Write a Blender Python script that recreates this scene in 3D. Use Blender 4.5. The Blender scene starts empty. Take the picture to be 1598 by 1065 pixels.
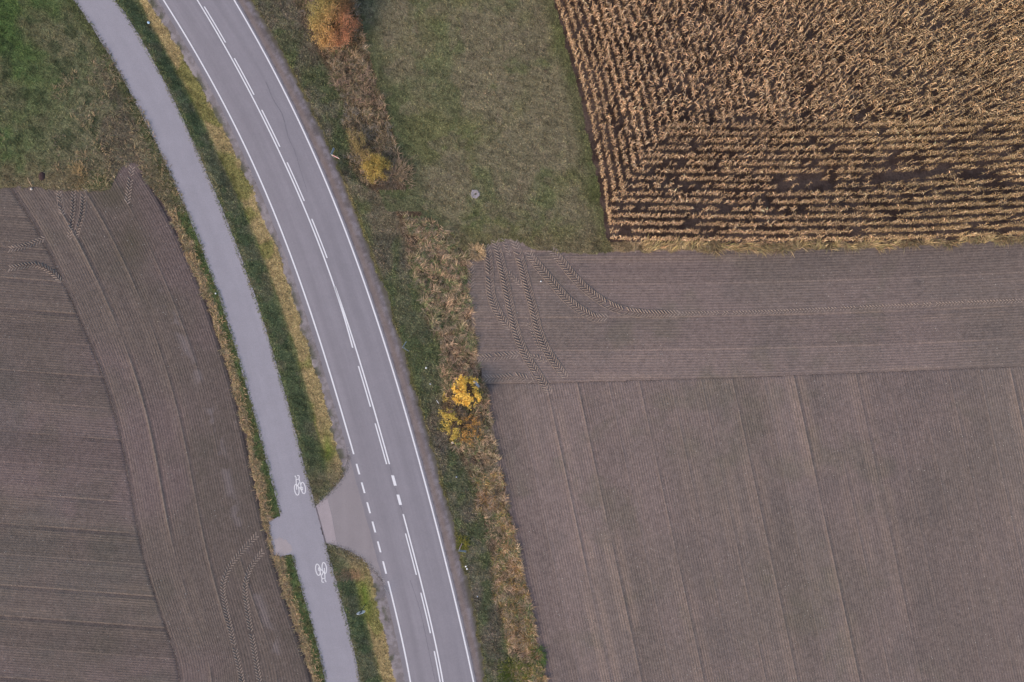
import bpy, bmesh, math
import numpy as np
from mathutils import Vector

# ------------------------------------------------------------------ camera, sky, sun, exposure
sc = bpy.context.scene
H = 66.6                      # flying height of the camera, metres
S = 16.0                      # photograph pixels per metre on the ground
cam_d = bpy.data.cameras.new("camera"); cam = bpy.data.objects.new("camera", cam_d)
sc.collection.objects.link(cam); sc.camera = cam
cam.location = (0, 0, H); cam.rotation_euler = (0, 0, 0)
cam_d.sensor_width = 36.0; cam_d.lens = 36.0 * H / (1598 / S)
cam_d.clip_start = 0.5; cam_d.clip_end = 3000

SUN_EL, SUN_DIR = math.radians(27), (-0.80, -0.60)
w = bpy.data.worlds.new("World"); sc.world = w; w.use_nodes = True
nt = w.node_tree; bg = nt.nodes["Background"]
sky = nt.nodes.new("ShaderNodeTexSky"); sky.sky_type = 'NISHITA'; sky.sun_disc = False
sky.sun_elevation = SUN_EL; sky.sun_rotation = math.atan2(SUN_DIR[0], SUN_DIR[1])
nt.links.new(sky.outputs[0], bg.inputs[0]); bg.inputs[1].default_value = 0.15
sl = bpy.data.lights.new("sun", 'SUN'); sl.energy = 1.35; sl.angle = math.radians(20); sl.color = (1.0, 0.86, 0.72)
so = bpy.data.objects.new("sun", sl); sc.collection.objects.link(so)
d = Vector((SUN_DIR[0] * math.cos(SUN_EL), SUN_DIR[1] * math.cos(SUN_EL), math.sin(SUN_EL)))
so.rotation_euler = d.to_track_quat('Z', 'Y').to_euler(); so.location = (-60, -45, 60)
sc.view_settings.view_transform = 'Standard'; sc.view_settings.look = 'None'
sc.view_settings.exposure = 1.05; sc.view_settings.gamma = 1.0

# ------------------------------------------------------------------ helpers
rng = np.random.default_rng(11)
COL = sc.collection
KEXP = np.array([1.02, 1.13, 1.34])        # how bright a level surface of albedo 1 comes out

def lin(r, g=None, b=None):
    c = np.array([r, g, b], float) / 255.0
    c = np.where(c <= .04045, c / 12.92, ((c + .055) / 1.055) ** 2.4)
    return c / KEXP

def W(px, py, z=0.0):
    k = (H - z) / H / S
    return ((px - 799) * k, (532.5 - py) * k, z)

_tabs = {}
def vnoise(x, y, scale, seed=0):
    if seed not in _tabs: _tabs[seed] = np.random.default_rng(1000 + seed).random((256, 256))
    T = _tabs[seed]; x = np.asarray(x) / scale; y = np.asarray(y) / scale
    xi = np.floor(x).astype(int); yi = np.floor(y).astype(int); fx = x - xi; fy = y - yi
    fx = fx * fx * (3 - 2 * fx); fy = fy * fy * (3 - 2 * fy)
    a = T[yi % 256, xi % 256]; b = T[yi % 256, (xi + 1) % 256]
    c = T[(yi + 1) % 256, xi % 256]; e = T[(yi + 1) % 256, (xi + 1) % 256]
    return (a * (1 - fx) + b * fx) * (1 - fy) + (c * (1 - fx) + e * fx) * fy
def fbm(x, y, scale, seed=0, octv=4, gain=.55):
    s = 0; a = 1; t = 0
    for i in range(octv):
        ang = 0.6 * i; xr = x * math.cos(ang) - y * math.sin(ang); yr = x * math.sin(ang) + y * math.cos(ang)
        s = s + a * vnoise(xr + 37.1 * i, yr - 11.3 * i, scale / 2 ** i, seed + i); t += a; a *= gain
    return s / t
def sst(a, b, x):
    t = np.clip((x - a) / (b - a + 1e-9), 0, 1); return t * t * (3 - 2 * t)
def mix(a, b, t):
    t = np.asarray(t)[..., None]; return a * (1 - t) + b * t

def tag(o, label=None, cat=None, group=None, kind=None):
    if label: o['label'] = label
    if cat: o['category'] = cat
    if group: o['group'] = group
    if kind: o['kind'] = kind
    return o
def link(o, parent=None):
    COL.objects.link(o)
    if parent is not None: o.parent = parent
    return o
def empty(name, loc, rz=0):
    o = bpy.data.objects.new(name, None); COL.objects.link(o); o.location = loc; o.rotation_euler = (0, 0, rz)
    o.empty_display_size = .3; return o
def npmesh(name, V, F, mats, attrs=None, cols=None, smooth=False, matidx=None):
    """V (n,3), F (m,4) quads or (m,3) tris"""
    V = np.asarray(V, np.float32); F = np.asarray(F, np.int32)
    me = bpy.data.meshes.new(name); k = F.shape[1]
    me.vertices.add(len(V)); me.vertices.foreach_set('co', V.ravel())
    me.loops.add(F.size); me.loops.foreach_set('vertex_index', F.ravel())
    me.polygons.add(len(F)); me.polygons.foreach_set('loop_start', np.arange(len(F), dtype=np.int32) * k)
    me.polygons.foreach_set('loop_total', np.full(len(F), k, np.int32))
    me.polygons.foreach_set('use_smooth', np.full(len(F), bool(smooth)))
    if matidx is not None: me.polygons.foreach_set('material_index', np.asarray(matidx, np.int32))
    me.update(calc_edges=True)
    for m in (mats if isinstance(mats, (list, tuple)) else [mats]): me.materials.append(m)
    if cols is not None:
        a = me.color_attributes.new('col', 'FLOAT_COLOR', 'POINT')
        c = np.ones((len(V), 4), np.float32); c[:, :3] = np.clip(cols, 0, 1); a.data.foreach_set('color', c.ravel())
    for kk, vv in (attrs or {}).items():
        a = me.attributes.new(kk, 'FLOAT', 'POINT'); a.data.foreach_set('value', np.asarray(vv, np.float32).ravel())
    me.validate()
    return me
def obj(name, me, parent=None): return link(bpy.data.objects.new(name, me), parent)

# ------------------------------------------------------------------ materials
class N:
    def __init__(s, name, rough=.95, spec=.1):
        s.m = bpy.data.materials.new(name); s.m.use_nodes = True; s.t = s.m.node_tree
        s.b = s.t.nodes['Principled BSDF']; s.b.inputs['Roughness'].default_value = rough
        s.b.inputs['Specular IOR Level'].default_value = spec
    def n(s, typ, **kw):
        x = s.t.nodes.new('ShaderNode' + typ)
        for k, v in kw.items():
            if k.startswith('i_'): x.inputs[k[2:].replace('_', ' ')].default_value = v
            else: setattr(x, k, v)
        return x
    def l(s, a, b): s.t.links.new(a, b)
    def attr(s, n): return s.n('Attribute', attribute_name=n)
    def math(s, op, a, b=0.0, c=0.0):
        x = s.n('Math', operation=op)
        for i, v in enumerate((a, b, c)):
            if hasattr(v, 'links'): s.l(v, x.inputs[i])
            else: x.inputs[i].default_value = v
        return x.outputs[0]
    def noise(s, scale, detail=3, rough=.6, vec=None):
        x = s.n('TexNoise', i_Scale=scale, i_Detail=detail, i_Roughness=rough)
        if vec is None: vec = s.pos()
        s.l(vec, x.inputs['Vector']); return x.outputs[0]
    def pos(s):
        if not hasattr(s, '_p'): s._p = s.n('TexCoord').outputs['Object']
        return s._p
    def remap(s, v, a, b, c, dd):
        x = s.n('MapRange'); s.l(v, x.inputs[0])
        for i, q in enumerate((a, b, c, dd)): x.inputs[i + 1].default_value = q
        return x.outputs[0]
    def scale(s, col, f):
        x = s.n('VectorMath', operation='SCALE'); s.l(col, x.inputs[0])
        if hasattr(f, 'links'): s.l(f, x.inputs['Scale'])
        else: x.inputs['Scale'].default_value = f
        return x.outputs[0]
    def mixc(s, f, a, b):
        x = s.n('Mix', data_type='RGBA')
        for i, v in ((0, f), (6, a), (7, b)):
            if hasattr(v, 'links'): s.l(v, x.inputs[i])
            elif i == 0: x.inputs[i].default_value = v
            else: x.inputs[i].default_value = (*v, 1)
        return x.outputs[2]
    def bump(s, h, dist, strength=1.0, prev=None):
        x = s.n('Bump', i_Strength=strength, i_Distance=dist); s.l(h, x.inputs['Height'])
        if prev is not None: s.l(prev, x.inputs['Normal'])
        s.l(x.outputs[0], s.b.inputs['Normal']); return x.outputs[0]
    def base(s, c):
        if hasattr(c, 'links'): s.l(c, s.b.inputs['Base Color'])
        else: s.b.inputs['Base Color'].default_value = (*c, 1)
        return s.m

def mat_ground(name, lo=.72, hi=1.3, bump=.05, sc1=5, sc2=16):
    q = N(name); a = q.attr('col').outputs['Color']
    n1 = q.noise(sc1, 4, .65); n2 = q.noise(sc2, 2, .6)
    f = q.math('MULTIPLY', q.remap(n1, .3, .7, lo, hi), q.remap(n2, .3, .7, lo * 1.05, hi * .97))
    m = q.base(q.scale(a, f)); q.bump(n1, bump); return m
def mat_soil(name, period=.25, amp=.085):
    q = N(name); a = q.attr('col').outputs['Color']; v = q.attr('v').outputs['Fac']
    wob = q.noise(1.6, 2, .5)
    ph = q.math('MULTIPLY', q.math('ADD', v, q.math('MULTIPLY', wob, .05)), 2 * math.pi / period)
    s1 = q.math('SINE', ph)
    s2 = q.math('SINE', q.math('MULTIPLY', v, 2 * math.pi / 1.0))
    am = q.remap(q.noise(.5, 3, .6), .3, .7, .35, 1.25)
    st = q.math('MULTIPLY', s1, am)
    n1 = q.noise(8, 5, .7); n2 = q.noise(30, 2, .6); n3 = q.noise(1.2, 3, .6)
    f = q.math('MULTIPLY', q.remap(n1, .3, .7, .82, 1.18), q.remap(n2, .3, .7, .74, 1.28))
    f = q.math('MULTIPLY', f, q.remap(n3, .3, .7, .94, 1.06))
    f = q.math('MULTIPLY', f, q.math('ADD', q.math('MULTIPLY', st, amp), q.math('ADD', q.math('MULTIPLY', s2, .02), 1)))
    m = q.base(q.scale(a, f))
    hgt = q.math('ADD', q.math('MULTIPLY', st, .010), q.math('MULTIPLY', n1, .05))
    hgt = q.math('ADD', hgt, q.math('MULTIPLY', n2, .02))
    q.bump(hgt, 1.0); return m
def mat_attr(name, rough=.9, spec=.1, lo=.85, hi=1.15, sc=25, rnd=0.0):
    q = N(name, rough, spec); a = q.attr('col').outputs['Color']
    f = q.remap(q.noise(sc, 2), .3, .7, lo, hi)
    if rnd:
        f = q.math('MULTIPLY', f, q.remap(q.n('ObjectInfo').outputs['Random'], 0, 1, 1 - rnd, 1 + rnd))
    return q.base(q.scale(a, f))
def mat_flat(name, c, rough=.7, spec=.3, sc=14, lo=.85, hi=1.12, metal=0):
    q = N(name, rough, spec); q.b.inputs['Metallic'].default_value = metal
    rgb = q.n('RGB'); rgb.outputs[0].default_value = (*c, 1)
    return q.base(q.scale(rgb.outputs[0], q.remap(q.noise(sc, 4), .3, .7, lo, hi)))
def mat_asphalt(name, c, grain=.10, bands=True):
    q = N(name, .92, .15)
    rgb = q.n('RGB'); rgb.outputs[0].default_value = (*c, 1)
    f = q.math('MULTIPLY', q.math('MULTIPLY', q.remap(q.noise(11, 2, .8), .3, .7, .94, 1.06), q.remap(q.noise(45, 2, .7), .3, .7, 1 - grain, 1 + grain)),
               q.math('MULTIPLY', q.remap(q.noise(.6, 5, .7), .3, .7, .955, 1.045), q.math('MULTIPLY', q.remap(q.noise(3.5, 4, .8), .62, .8, 1.0, .88), q.remap(q.noise(14, 3, .7), .3, .7, .95, 1.05))))
    t = q.attr('t').outputs['Fac']
    s_ = q.attr('s').outputs['Fac']
    if bands:   # worn wheel paths and the darker oily strip between them
        cmb = q.n('CombineXYZ'); q.l(q.math('MULTIPLY', s_, .04), cmb.inputs[0]); q.l(t, cmb.inputs[1])
        st = q.noise(1.5, 3, .6, cmb.outputs[0]); f = q.math('MULTIPLY', f, q.remap(st, .3, .7, .93, 1.07))
        f = q.math('MULTIPLY', f, q.attr('wear').outputs['Fac'])
    else:
        cmb = q.n('CombineXYZ'); q.l(q.math('MULTIPLY', s_, .05), cmb.inputs[0]); q.l(t, cmb.inputs[1])
        st = q.noise(1.0, 2, .6, cmb.outputs[0]); f = q.math('MULTIPLY', f, q.remap(st, .3, .7, .96, 1.04))
    m = q.base(q.scale(rgb.outputs[0], f)); q.bump(q.noise(60, 2), .006); return m
def mat_paint(name, c):
    q = N(name, .7, .3)
    n1 = q.noise(18, 4, .7); rgb = q.n('RGB'); rgb.outputs[0].default_value = (*c, 1)
    return q.base(q.scale(rgb.outputs[0], q.remap(n1, .35, .6, .8, 1.0)))

M_SOIL = mat_soil('sown_soil')
M_DARK = mat_ground('maize_soil', .7, 1.35, .10)
M_GRASSG = mat_ground('turf_ground', .62, 1.42, .12)
M_GRAVEL = mat_ground('gravel', .78, 1.22, .03, 16, 40)
M_BLADE = mat_attr('grass_blades', lo=.8, hi=1.2, sc=20)
M_MAIZE = mat_attr('dry_maize_leaf', .8, .2, .8, 1.2, 6)
M_ROAD = mat_asphalt('road_asphalt', lin(137, 132, 142))
M_PATH = mat_asphalt('path_asphalt', lin(150, 146, 158), .16, False)
M_APRON = mat_asphalt('driveway_asphalt', lin(142, 134, 140), .14, False)
M_PAINT = mat_paint('road_paint', lin(232, 230, 240))
M_PAINT2 = mat_paint('worn_paint', lin(222, 219, 228))

# ------------------------------------------------------------------ curves traced on the ground, x as function of y
def curve(pts, deg=4):
    p = np.array(pts, float); p = p[np.argsort(p[:, 1])]
    if deg:
        c = np.polyfit((p[:, 1] - 532) / 532, p[:, 0], deg); f = lambda y: np.polyval(c, (y - 532) / 532)
    else:
        f = lambda y: np.interp(y, p[:, 1], p[:, 0])
    y0, y1 = p[0, 1], p[-1, 1]
    s0 = (f(y0 + 30) - f(y0)) / 30; s1 = (f(y1) - f(y1 - 30)) / 30
    f0, f1 = f(y0), f(y1)
    def g(y):
        y = np.asarray(y, float)
        return np.where(y < y0, f0 + (y - y0) * s0, np.where(y > y1, f1 + (y - y1) * s1, f(np.clip(y, y0, y1))))
    return g
PL = curve([(116,0),(135,31),(153.5,59),(172,90),(197,135),(214,166),(234,197),(245,225),(262,262),(277,300),(287,325),(313,387),(330,429),(349,483),(366,541),(380,585),(394,633),(400,661),(414,715),(427,760),(437,805),(453,865),(465,900),(482,956),(496,1013),(507,1065)], 6)
PR = curve([(180,0),(200,31),(225,68),(262,138),(293,203),(315.5,251),(335,300),(349,331),(366,376),(380,412),(400,467),(411,505),(424,540),(442,605),(459,661),(473,726),(491.5,791),(507,847),(521,886),(538,956.5),(552,1018),(563,1065)], 6)
LL = curve([(255,0),(284.5,48),(318,104),(349,160.5),(377.5,217),(400,270.5),(405.6,280),(425,328),(448,381),(467.6,432),(484.5,483),(501,539.5),(512.7,580),(524,610),(541,669.6),(551.5,709),(561,740),(569.6,769.6),(578,801),(586,831),(594,862),(603,895),(605.5,907),(617,951),(628,1004),(641,1065)], 5)
LR = curve([(365,0),(400,60.5),(434,124),(465,183),(490,242),(505.6,280),(514,300),(527,331),(546.5,378.6),(566,432),(583,480),(600,535),(613,580),(620,602),(642,678),(662,748),(666,765),(685,835),(704,911),(722.5,990),(739,1065)], 5)
CU = curve([(308.5,0),(338,53.5),(369,104),(400,161),(428,220),(455.5,280),(463,300),(484.5,347.6),(507,404),(518.5,435),(535,490),(550.7,543)], 4)
CL = curve([(523,447.6),(541,498),(554.5,541),(565.6,580),(580,624.5),(595,676),(608.5,724.5),(614,750),(622,780),(630.4,802.5),(650.7,883),(667.6,951),(691.5,1065)], 4)
SR = curve([(400,17),(425,53.5),(456,113),(479,158),(498.6,203),(518,248),(539,285),(556,328),(576,384),(589,421),(603,471.5),(622.5,522),(634,570),(645,607.6),(662,661),(681.7,734),(699,785),(712.7,835),(729.6,917),(743.7,990),(756,1065)], 5)
DB = curve([(211,0),(245,56),(279,121),(310,186),(341,248),(363,297),(386,342),(400,382),(417,421),(436.6,488.5),(452,530),(467,580),(473,596),(490,652.7),(499,698),(512,760),(535,850),(549,900),(569,959),(580,1004),(591.5,1065)], 5)
TR = curve([(231,0),(262,56),(304,118),(335,169),(363,231),(394,300),(405.6,331),(436.6,398),(456,460),(477,530),(487,580),(496,596),(512.7,652.7),(530,700),(545,760),(562,850),(577,906),(594,962),(608,1018.5),(617,1065)], 5)
# dry ditch vegetation on the right-hand side
RL = curve([(462,0),(480,45),(493,79),(513,107),(527,141),(535,183),(541,203),(546.5,253.5),(560.6,285),(598,310),(622.5,339),(628,373),(639,415),(653.5,460),(665,505),(684.5,542),(690,580),(692,640),(702,690),(728,730),(741,779),(757,834.5),(767.4,874.6),(772,920),(780,966),(789,1003.6),(795,1035),(800,1065)], 0)
RR = curve([(555,0),(560.6,36.6),(574.6,84.5),(591.5,141),(608.5,191.5),(630,276),(634,300),(662,338),(704,367),(721,390),(729.6,407),(729,449),(735,485.6),(746.5,570),(758,619),(769,675),(777.5,720),(787,771),(797.5,817),(806,860),(817.6,909),(829,946),(834,989),(843,1026.5),(848,1065)], 0)
MR = curve([(866,0),(882,65),(898.6,132),(915.5,203),(927,267.6),(937,300),(944,350),(948,380)], 2)
F0 = curve([(34,322),(56,356),(76,398),(98.6,440.6),(121,485.6),(138,530.7),(156,580),(180,652.7),(194,714.6),(203,754),(215,835),(228,886),(245,939.6),(262,990),(279,1065)], 6)
F1 = curve([(70,292),(96,333.5),(115.5,367),(146.5,426.5),(166,469),(186,519),(207,580),(217,607.6),(236.6,681),(249,743),(256,788),(265,840),(273,869),(293,934),(312.7,990),(329.6,1065)], 6)
F2 = curve([(130,295),(144,319),(169,362),(194,412),(220,469),(239,519),(258,580),(279,653),(293,709),(307,782),(314,838),(332,900),(349,956.5),(363,1018.5),(372,1065)], 6)
F3 = curve([(180,285),(205.6,330.7),(234,390),(259,443),(276,488.5),(296,542),(315.5,602),(332,672),(346.5,748.5),(360.6,821.7),(378,880),(402,960),(432,1065)], 6)
F4 = curve([(228,280),(253.5,322),(276,364.5),(298.6,412),(312.7,449),(329.6,494),(345,537),(354,575),(363,605),(377.5,664),(394,731.5),(405.6,787.5),(419.7,852),(431,886),(445,934),(465,990),(482,1047),(487,1065)], 6)
def xcurve(pts):
    p = np.array(pts, float); return lambda x: np.interp(x, p[:, 0], p[:, 1])
LTOP = xcurve([(-400,292),(0,294),(60,292),(100,298),(150,301),(172,297),(185,264),(205,252),(222,256),(235,262),(260,262)])
RTOP = xcurve([(700,402),(735,406),(752,398),(765,382),(790,374),(815,380),(838,392),(900,396),(1000,393),(1198,391),(1400,385),(1598,376),(1800,366)])
RHEAD = xcurve([(700,601),(870,598),(1043,593),(1150,590),(1400,580),(1598,572),(1800,564)])
CBOT = xcurve([(900,371),(952,371.5),(1200,374),(1395,371.5),(1598,363),(1800,353)])

# ------------------------------------------------------------------ ground raster: heights, colours, zones
cell = 0.10
X0, X1, Y0, Y1 = -58.0, 58.0, -42.0, 42.0
xs = np.arange(X0, X1 + 1e-6, cell); ys = np.arange(Y0, Y1 + 1e-6, cell)
gx, gy = np.meshgrid(xs, ys)
PX = 799 + gx * S; PY = 532.5 - gy * S
wob = (fbm(gx, gy, 1.3, 5, 4, .7) - .5)
wx = PX + wob * 14; wy = PY + (fbm(gx, gy, 1.1, 15, 4, .7) - .5) * 12
rowY = PY[:, 0]
def C(f): return f(rowY)[:, None] * np.ones((1, len(xs)))
cPL, cPR, cLL, cLR, cSR, cDB, cTR, cRL, cRR, cMR = [C(f) for f in (PL, PR, LL, LR, SR, DB, TR, RL, RR, MR)]
cF = [C(f) for f in (F0, F1, F2, F3, F4)]
cAL = cLL - 8.5; cAR = cLR + 4

def ditch1(y): return sst(752, 700, y) + sst(872, 905, y)
def ditch2(y): return sst(292, 262, y) + sst(330, 372, y)
d1 = ditch1(rowY); d2 = ditch2(rowY)
Z = np.zeros_like(gx)
for j, y in enumerate(rowY):
    pl, pr, al, ar = PL(y), PR(y), LL(y) - 8.5, LR(y) + 4
    db, tr, srr, rl, rr = DB(y), TR(y), SR(y), RL(y), RR(y)
    a, b = d1[j], d2[j]
    k = [-1e4, pl - 3, pr + 3, db - 6, db + 1, tr, al, ar, srr - 4, max(rl - 4, srr + 12), rl + .45 * (rr - rl), rr + 2, 1e4]
    v = [0, 0, 0, -.55 * a, -.53 * a, -.06, 0, 0, -.05, -.5 * b, -.45 * b, 0, 0]
    Z[j] = np.interp(PX[j], k, v)
kern = np.array([1, 2, 3, 2, 1]) / 9.
for _ in range(2):
    Z = sum(k_ * np.roll(Z, i - 2, 1) for i, k_ in enumerate(kern)); Z = sum(k_ * np.roll(Z, i - 2, 0) for i, k_ in enumerate(kern))

# zones
LF, RF, MZ, ML, MM, VL, DI, VR, GL, GR, GS = 1, 2, 3, 4, 5, 6, 7, 8, 9, 10, 11
zone = np.zeros(gx.shape, int)
zone[:] = VR
left = PX < .5 * (cPL + cPR)
fieldL = (wx < cF[4]) & (wy > LTOP(PX)) & left
zone[left] = VL
zone[left & (wy <= 300) & (wy < LTOP(PX) + 1e-6) & (PX < cPL)] = ML
zone[left & (PY < 330) & ~fieldL] = ML
zone[fieldL] = LF
mid = (PX >= .5 * (cPL + cPR)) & (PX < cLL)
zone[mid] = DI
zone[mid & (wx > cTR + (3 * (vnoise(gx, gy, .5, 3) - .5)))] = GL
zone[(PX >= cLL) & (wx < cSR)] = GR
rt = (wx > cRR) & (PX > cSR)
zone[rt & (wy < RTOP(PX))] = MM
zone[(PX > cSR) & (wx <= cRR) & (PY > 296) & (PY < 330) & (wx > cSR + 50)] = MM
zone[rt & (wy >= RTOP(PX)) & (PY > 366)] = RF
zone[rt & (wx > cMR) & (wy < CBOT(PX) + 5)] = MZ
zone[rt & (wx > cMR + 2) & (wy >= CBOT(PX) + 5) & (wy < RTOP(PX))] = GS

n3 = fbm(gx, gy, 5.0, 21, 4); n1 = fbm(gx, gy, 1.2, 31, 3); nf = fbm(gx, gy, .35, 41, 2); nb = fbm(gx, gy, 12., 51, 3)
nc = lambda a, lo=.4, hi=.6: sst(lo, hi, a)
Cc = np.zeros(gx.shape + (3,))
soilR = mix(lin(124,109,107), lin(116,104,100), nc(nb, .25, .75)); soilR = mix(soilR, lin(106,96,95), .4 * nc(n3, .55, .75))
soilR = mix(soilR, lin(105, 99, 88), .4 * nc(fbm(gx + 50, gy, 6, 61, 4, .7), .55, .8))
edge_d = sst(30, 0, PX - cRR) * (PY > 600); soilR = mix(soilR, lin(88, 78, 83), .55 * edge_d)
soilL = mix(lin(109,95,95), lin(102,91,88), nc(nb, .35, .65)); soilL = mix(soilL, lin(86,81,74), .35 * nc(n3, .5, .75))
soilL = mix(soilL, lin(86, 84, 82), .3 * nc(fbm(gx - 20, gy, 7, 71, 3), .55, .7) * (PX < cF[0]))
# coordinate across the drill rows
vL = np.zeros_like(gx); vR = np.zeros_like(gx)
for j in range(len(rowY)):
    k = [cF[i][j, 0] for i in range(5)]
    vL[j] = np.interp(PX[j], [k[0] - 100] + k + [k[4] + 60], np.array([-6.0, 0, 3, 6, 9, 12, 15.6]))
mainL = PX < cF[0] + wob * 3
vmainL = (PY - .075 * PX - 575 + 1e-3) / 48.0 * 3 + 60
vL = np.where(mainL, vmainL, vL)
headR = PY < RHEAD(PX)
vhead = (PY + np.where(PX > 900, (PX - 900) ** 2 * 3.9e-5, 0) - 494) / 51.5 * 3 + 60
vmain = (PX - .216 * PY - 722.5 - 8 * np.sin((PY - 600) / 150.) * 0 ) / 48.6 * 3 + 300
vR = np.where(headR, vhead, vmain)
vv = np.where(zone == LF, vL, vR)
# drill-pass seams: a narrow ridge of pushed-up soil with a furrow next to it
def seam(v):
    ph = (v + 1.5) % 3.0 - 1.5; idx = np.floor((v + 1.5) / 3.0)
    r = np.random.default_rng(5).random(400)[(idx.astype(int)) % 400]
    ln = fbm(gx * .4 + idx * 7, gy * .4, 2.0, 81, 3)
    st = (.28 + .8 * r ** 1.5) * sst(.2, .65, ln + .05) * np.where(zone == LF, 1.35, 1.0)
    ridge = np.exp(-(ph / .11) ** 2) * st; fur = np.exp(-((ph - .26) / .13) ** 2) * st
    minor = 0
    l2 = fbm(gx * .25 + idx * 3, gy * .25, 2.0, 85, 3)
    for o_, a_ in ((-.75, .4), (-.5, .65), (-.25, .45), (.55, .45), (.80, .7), (1.05, .4)):
        minor = minor + np.exp(-((ph - o_) / .09) ** 2) * a_ * sst(.38, .66, l2) * (.35 + r)
    return ridge, fur, minor, r
rg, fu, mi, rpass = seam(vv + 1.5); rg2, fu2, mi2, _ = seam(vv); rg, fu, mi = rg2, fu2, mi2
spk = rng.random(gx.shape); gr_ = vnoise(gx, gy, .18, 171)
for zid, base in ((LF, soilL), (RF, soilR)):
    kk = .3 if zid == LF else .6
    b = mix(base, lin(149,129,119) if zid == RF else lin(138,122,112), np.clip(kk * rg * (1 + (zid == LF) * ~mainL) + .7 * kk / .6 * mi, 0, .8)); b = mix(b, lin(80, 72, 74), (.22 if zid == RF else .5) * np.clip(fu, 0, 1))
    b = b * (1 + .16 * (rpass - .5) + .28 * (gr_ - .5) + .22 * (spk - .5))[..., None]
    m_ = zone == zid; Cc[m_] = b[m_]
soilm = (zone == LF) | (zone == RF)
Z += np.where(soilm, .045 * rg - .03 * fu + .012 * mi, 0)
# furrow along the headland borders
bl = np.exp(-((PX - cF[0]) / 2.2) ** 2) * (zone == LF); br = np.exp(-((PY - RHEAD(PX)) / 2.0) ** 2) * (zone == RF)
Z -= .05 * bl + .025 * br; Cc = mix(Cc, lin(72, 64, 68), np.clip(.5 * bl + .25 * br, 0, 1))
be = np.exp(-((PX - cF[4]) / 4.0) ** 2) * (PY > 270) * (zone == LF); Z -= .10 * be; Cc = mix(Cc, lin(58, 50, 52), .75 * be)
# broad greenish patches of volunteer growth and pale stony streak on the left headland
strk = np.exp(-((PX - (cF[3] - 16 + 26 * sst(350, 800, PY))) / 7) ** 2) * nc(n1, .45, .6) * (zone == LF) * (PX > cF[0]) * (PY > 380)
Cc = mix(Cc, lin(128,118,122), .45 * strk)
grn = np.exp(-(((PX - 205) / 28) ** 2 + ((PY - 375) / 40) ** 2)) + np.exp(-(((PX - 175) / 30) ** 2 + ((PY - 305) / 22) ** 2))
Cc = mix(Cc, lin(78, 74, 60), .55 * np.clip(grn, 0, 1) * (zone == LF))
# maize soil
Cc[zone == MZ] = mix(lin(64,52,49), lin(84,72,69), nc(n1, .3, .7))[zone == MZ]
# upper left meadow
g = mix(lin(76,93,54), lin(95,94,70), nc(n3, .42, .66)); g = mix(g, lin(114,105,88), .8 * sst(-30, 210, PX + 100 * (n1 - .5) + (PY - 120) * .45)); g = mix(g, lin(52,64,42), .6 * nc(n1, .52, .68))
g = mix(g, lin(118,102,82), .55 * sst(225, 290, PY + 60 * (n1 - .5))); g = mix(g, lin(88,76,70), .6 * nc(fbm(gx * 1.2, gy * .7, 2.6, 161, 3), .5, .64) * sst(70, 160, PX) * sst(60, 150, PY)); g = mix(g, lin(74,80,52), .7 * sst(26, 8, cPL - PX))
g = mix(g, lin(72,86,50), .6 * np.exp(-(((PX - 155) / 26) ** 2 + ((PY - 285) / 18) ** 2)))
Cc[zone == ML] = g[zone == ML]
# right-hand meadow
g = mix(lin(100,99,70), lin(114,106,86), nc(n3, .35, .65)); g = mix(g, lin(84,94,60), .5 * nc(fbm(gx, gy + 30, 3, 91, 3), .54, .7)); g = mix(g, lin(76,82,58), .7 * sst(46, 8, PX - cRR))
g = mix(g, lin(112,102,86), .5 * nc(n1, .55, .7)); g = mix(g, lin(70, 80, 48), .5 * sst(30, 6, cMR - PX))
g = mix(g, lin(104, 92, 70), .5 * sst(345, 385, PY))
Cc[zone == MM] = g[zone == MM]
# strip left of the bicycle path
q_ = (PX - cF[4]) / np.maximum(cPL - cF[4], 4) + (n1 - .5) * .6
g = mix(lin(140,122,98), lin(84,96,62), sst(.35, .6, q_)); g = mix(g, lin(100,90,64), .5 * nc(nf))
Cc[zone == VL] = g[zone == VL]
# ditch between path and road
q_ = PX - cDB + (n1 - .5) * 9
g = mix(lin(95,99,70), lin(134,120,90), sst(-2, 4, q_)); g = mix(g, lin(84,92,46), .6 * nc(fbm(gx, gy, 2.2, 101, 2), .55, .68) * (q_ > -2)); g = mix(g, lin(116,108,84), .75 * nc(n1, .46, .66) * (q_ < 0))
g = mix(g, lin(92,84,72), .5 * (1 - d1[:, None]) * np.ones_like(gx)); g = mix(g, lin(84,98,44), .8 * np.exp(-(((PX - 509) / 9) ** 2 + ((PY - 700) / 26) ** 2)))
g = mix(g, lin(92,112,44), .85 * np.exp(-(((PX - 569) / 10) ** 2 + ((PY - 937) / 30) ** 2)))
Cc[zone == DI] = g[zone == DI]
# gravel shoulders
g = mix(lin(138,131,138), lin(122,115,120), nc(nf)); wd = nc(fbm(gx, gy, 1.0, 111, 3), .46, .62) * sst(2, 12, cAL - PX)
g = mix(g, lin(74,76,58), .8 * wd)
Cc[zone == GL] = g[zone == GL]
g = mix(lin(134,126,133), lin(116,108,114), nc(nf)); g = mix(g, lin(130,113,108), .7 * np.exp(-((PX - cAR - 6) / 5) ** 2)); g = mix(g, lin(92,84,82), .6 * nc(n1, .52, .68) * sst(10, 20, PX - cLR)); g = mix(g, lin(96,88,70), .7 * sst(7, 1, cSR - PX))
Cc[zone == GR] = g[zone == GR]
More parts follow.
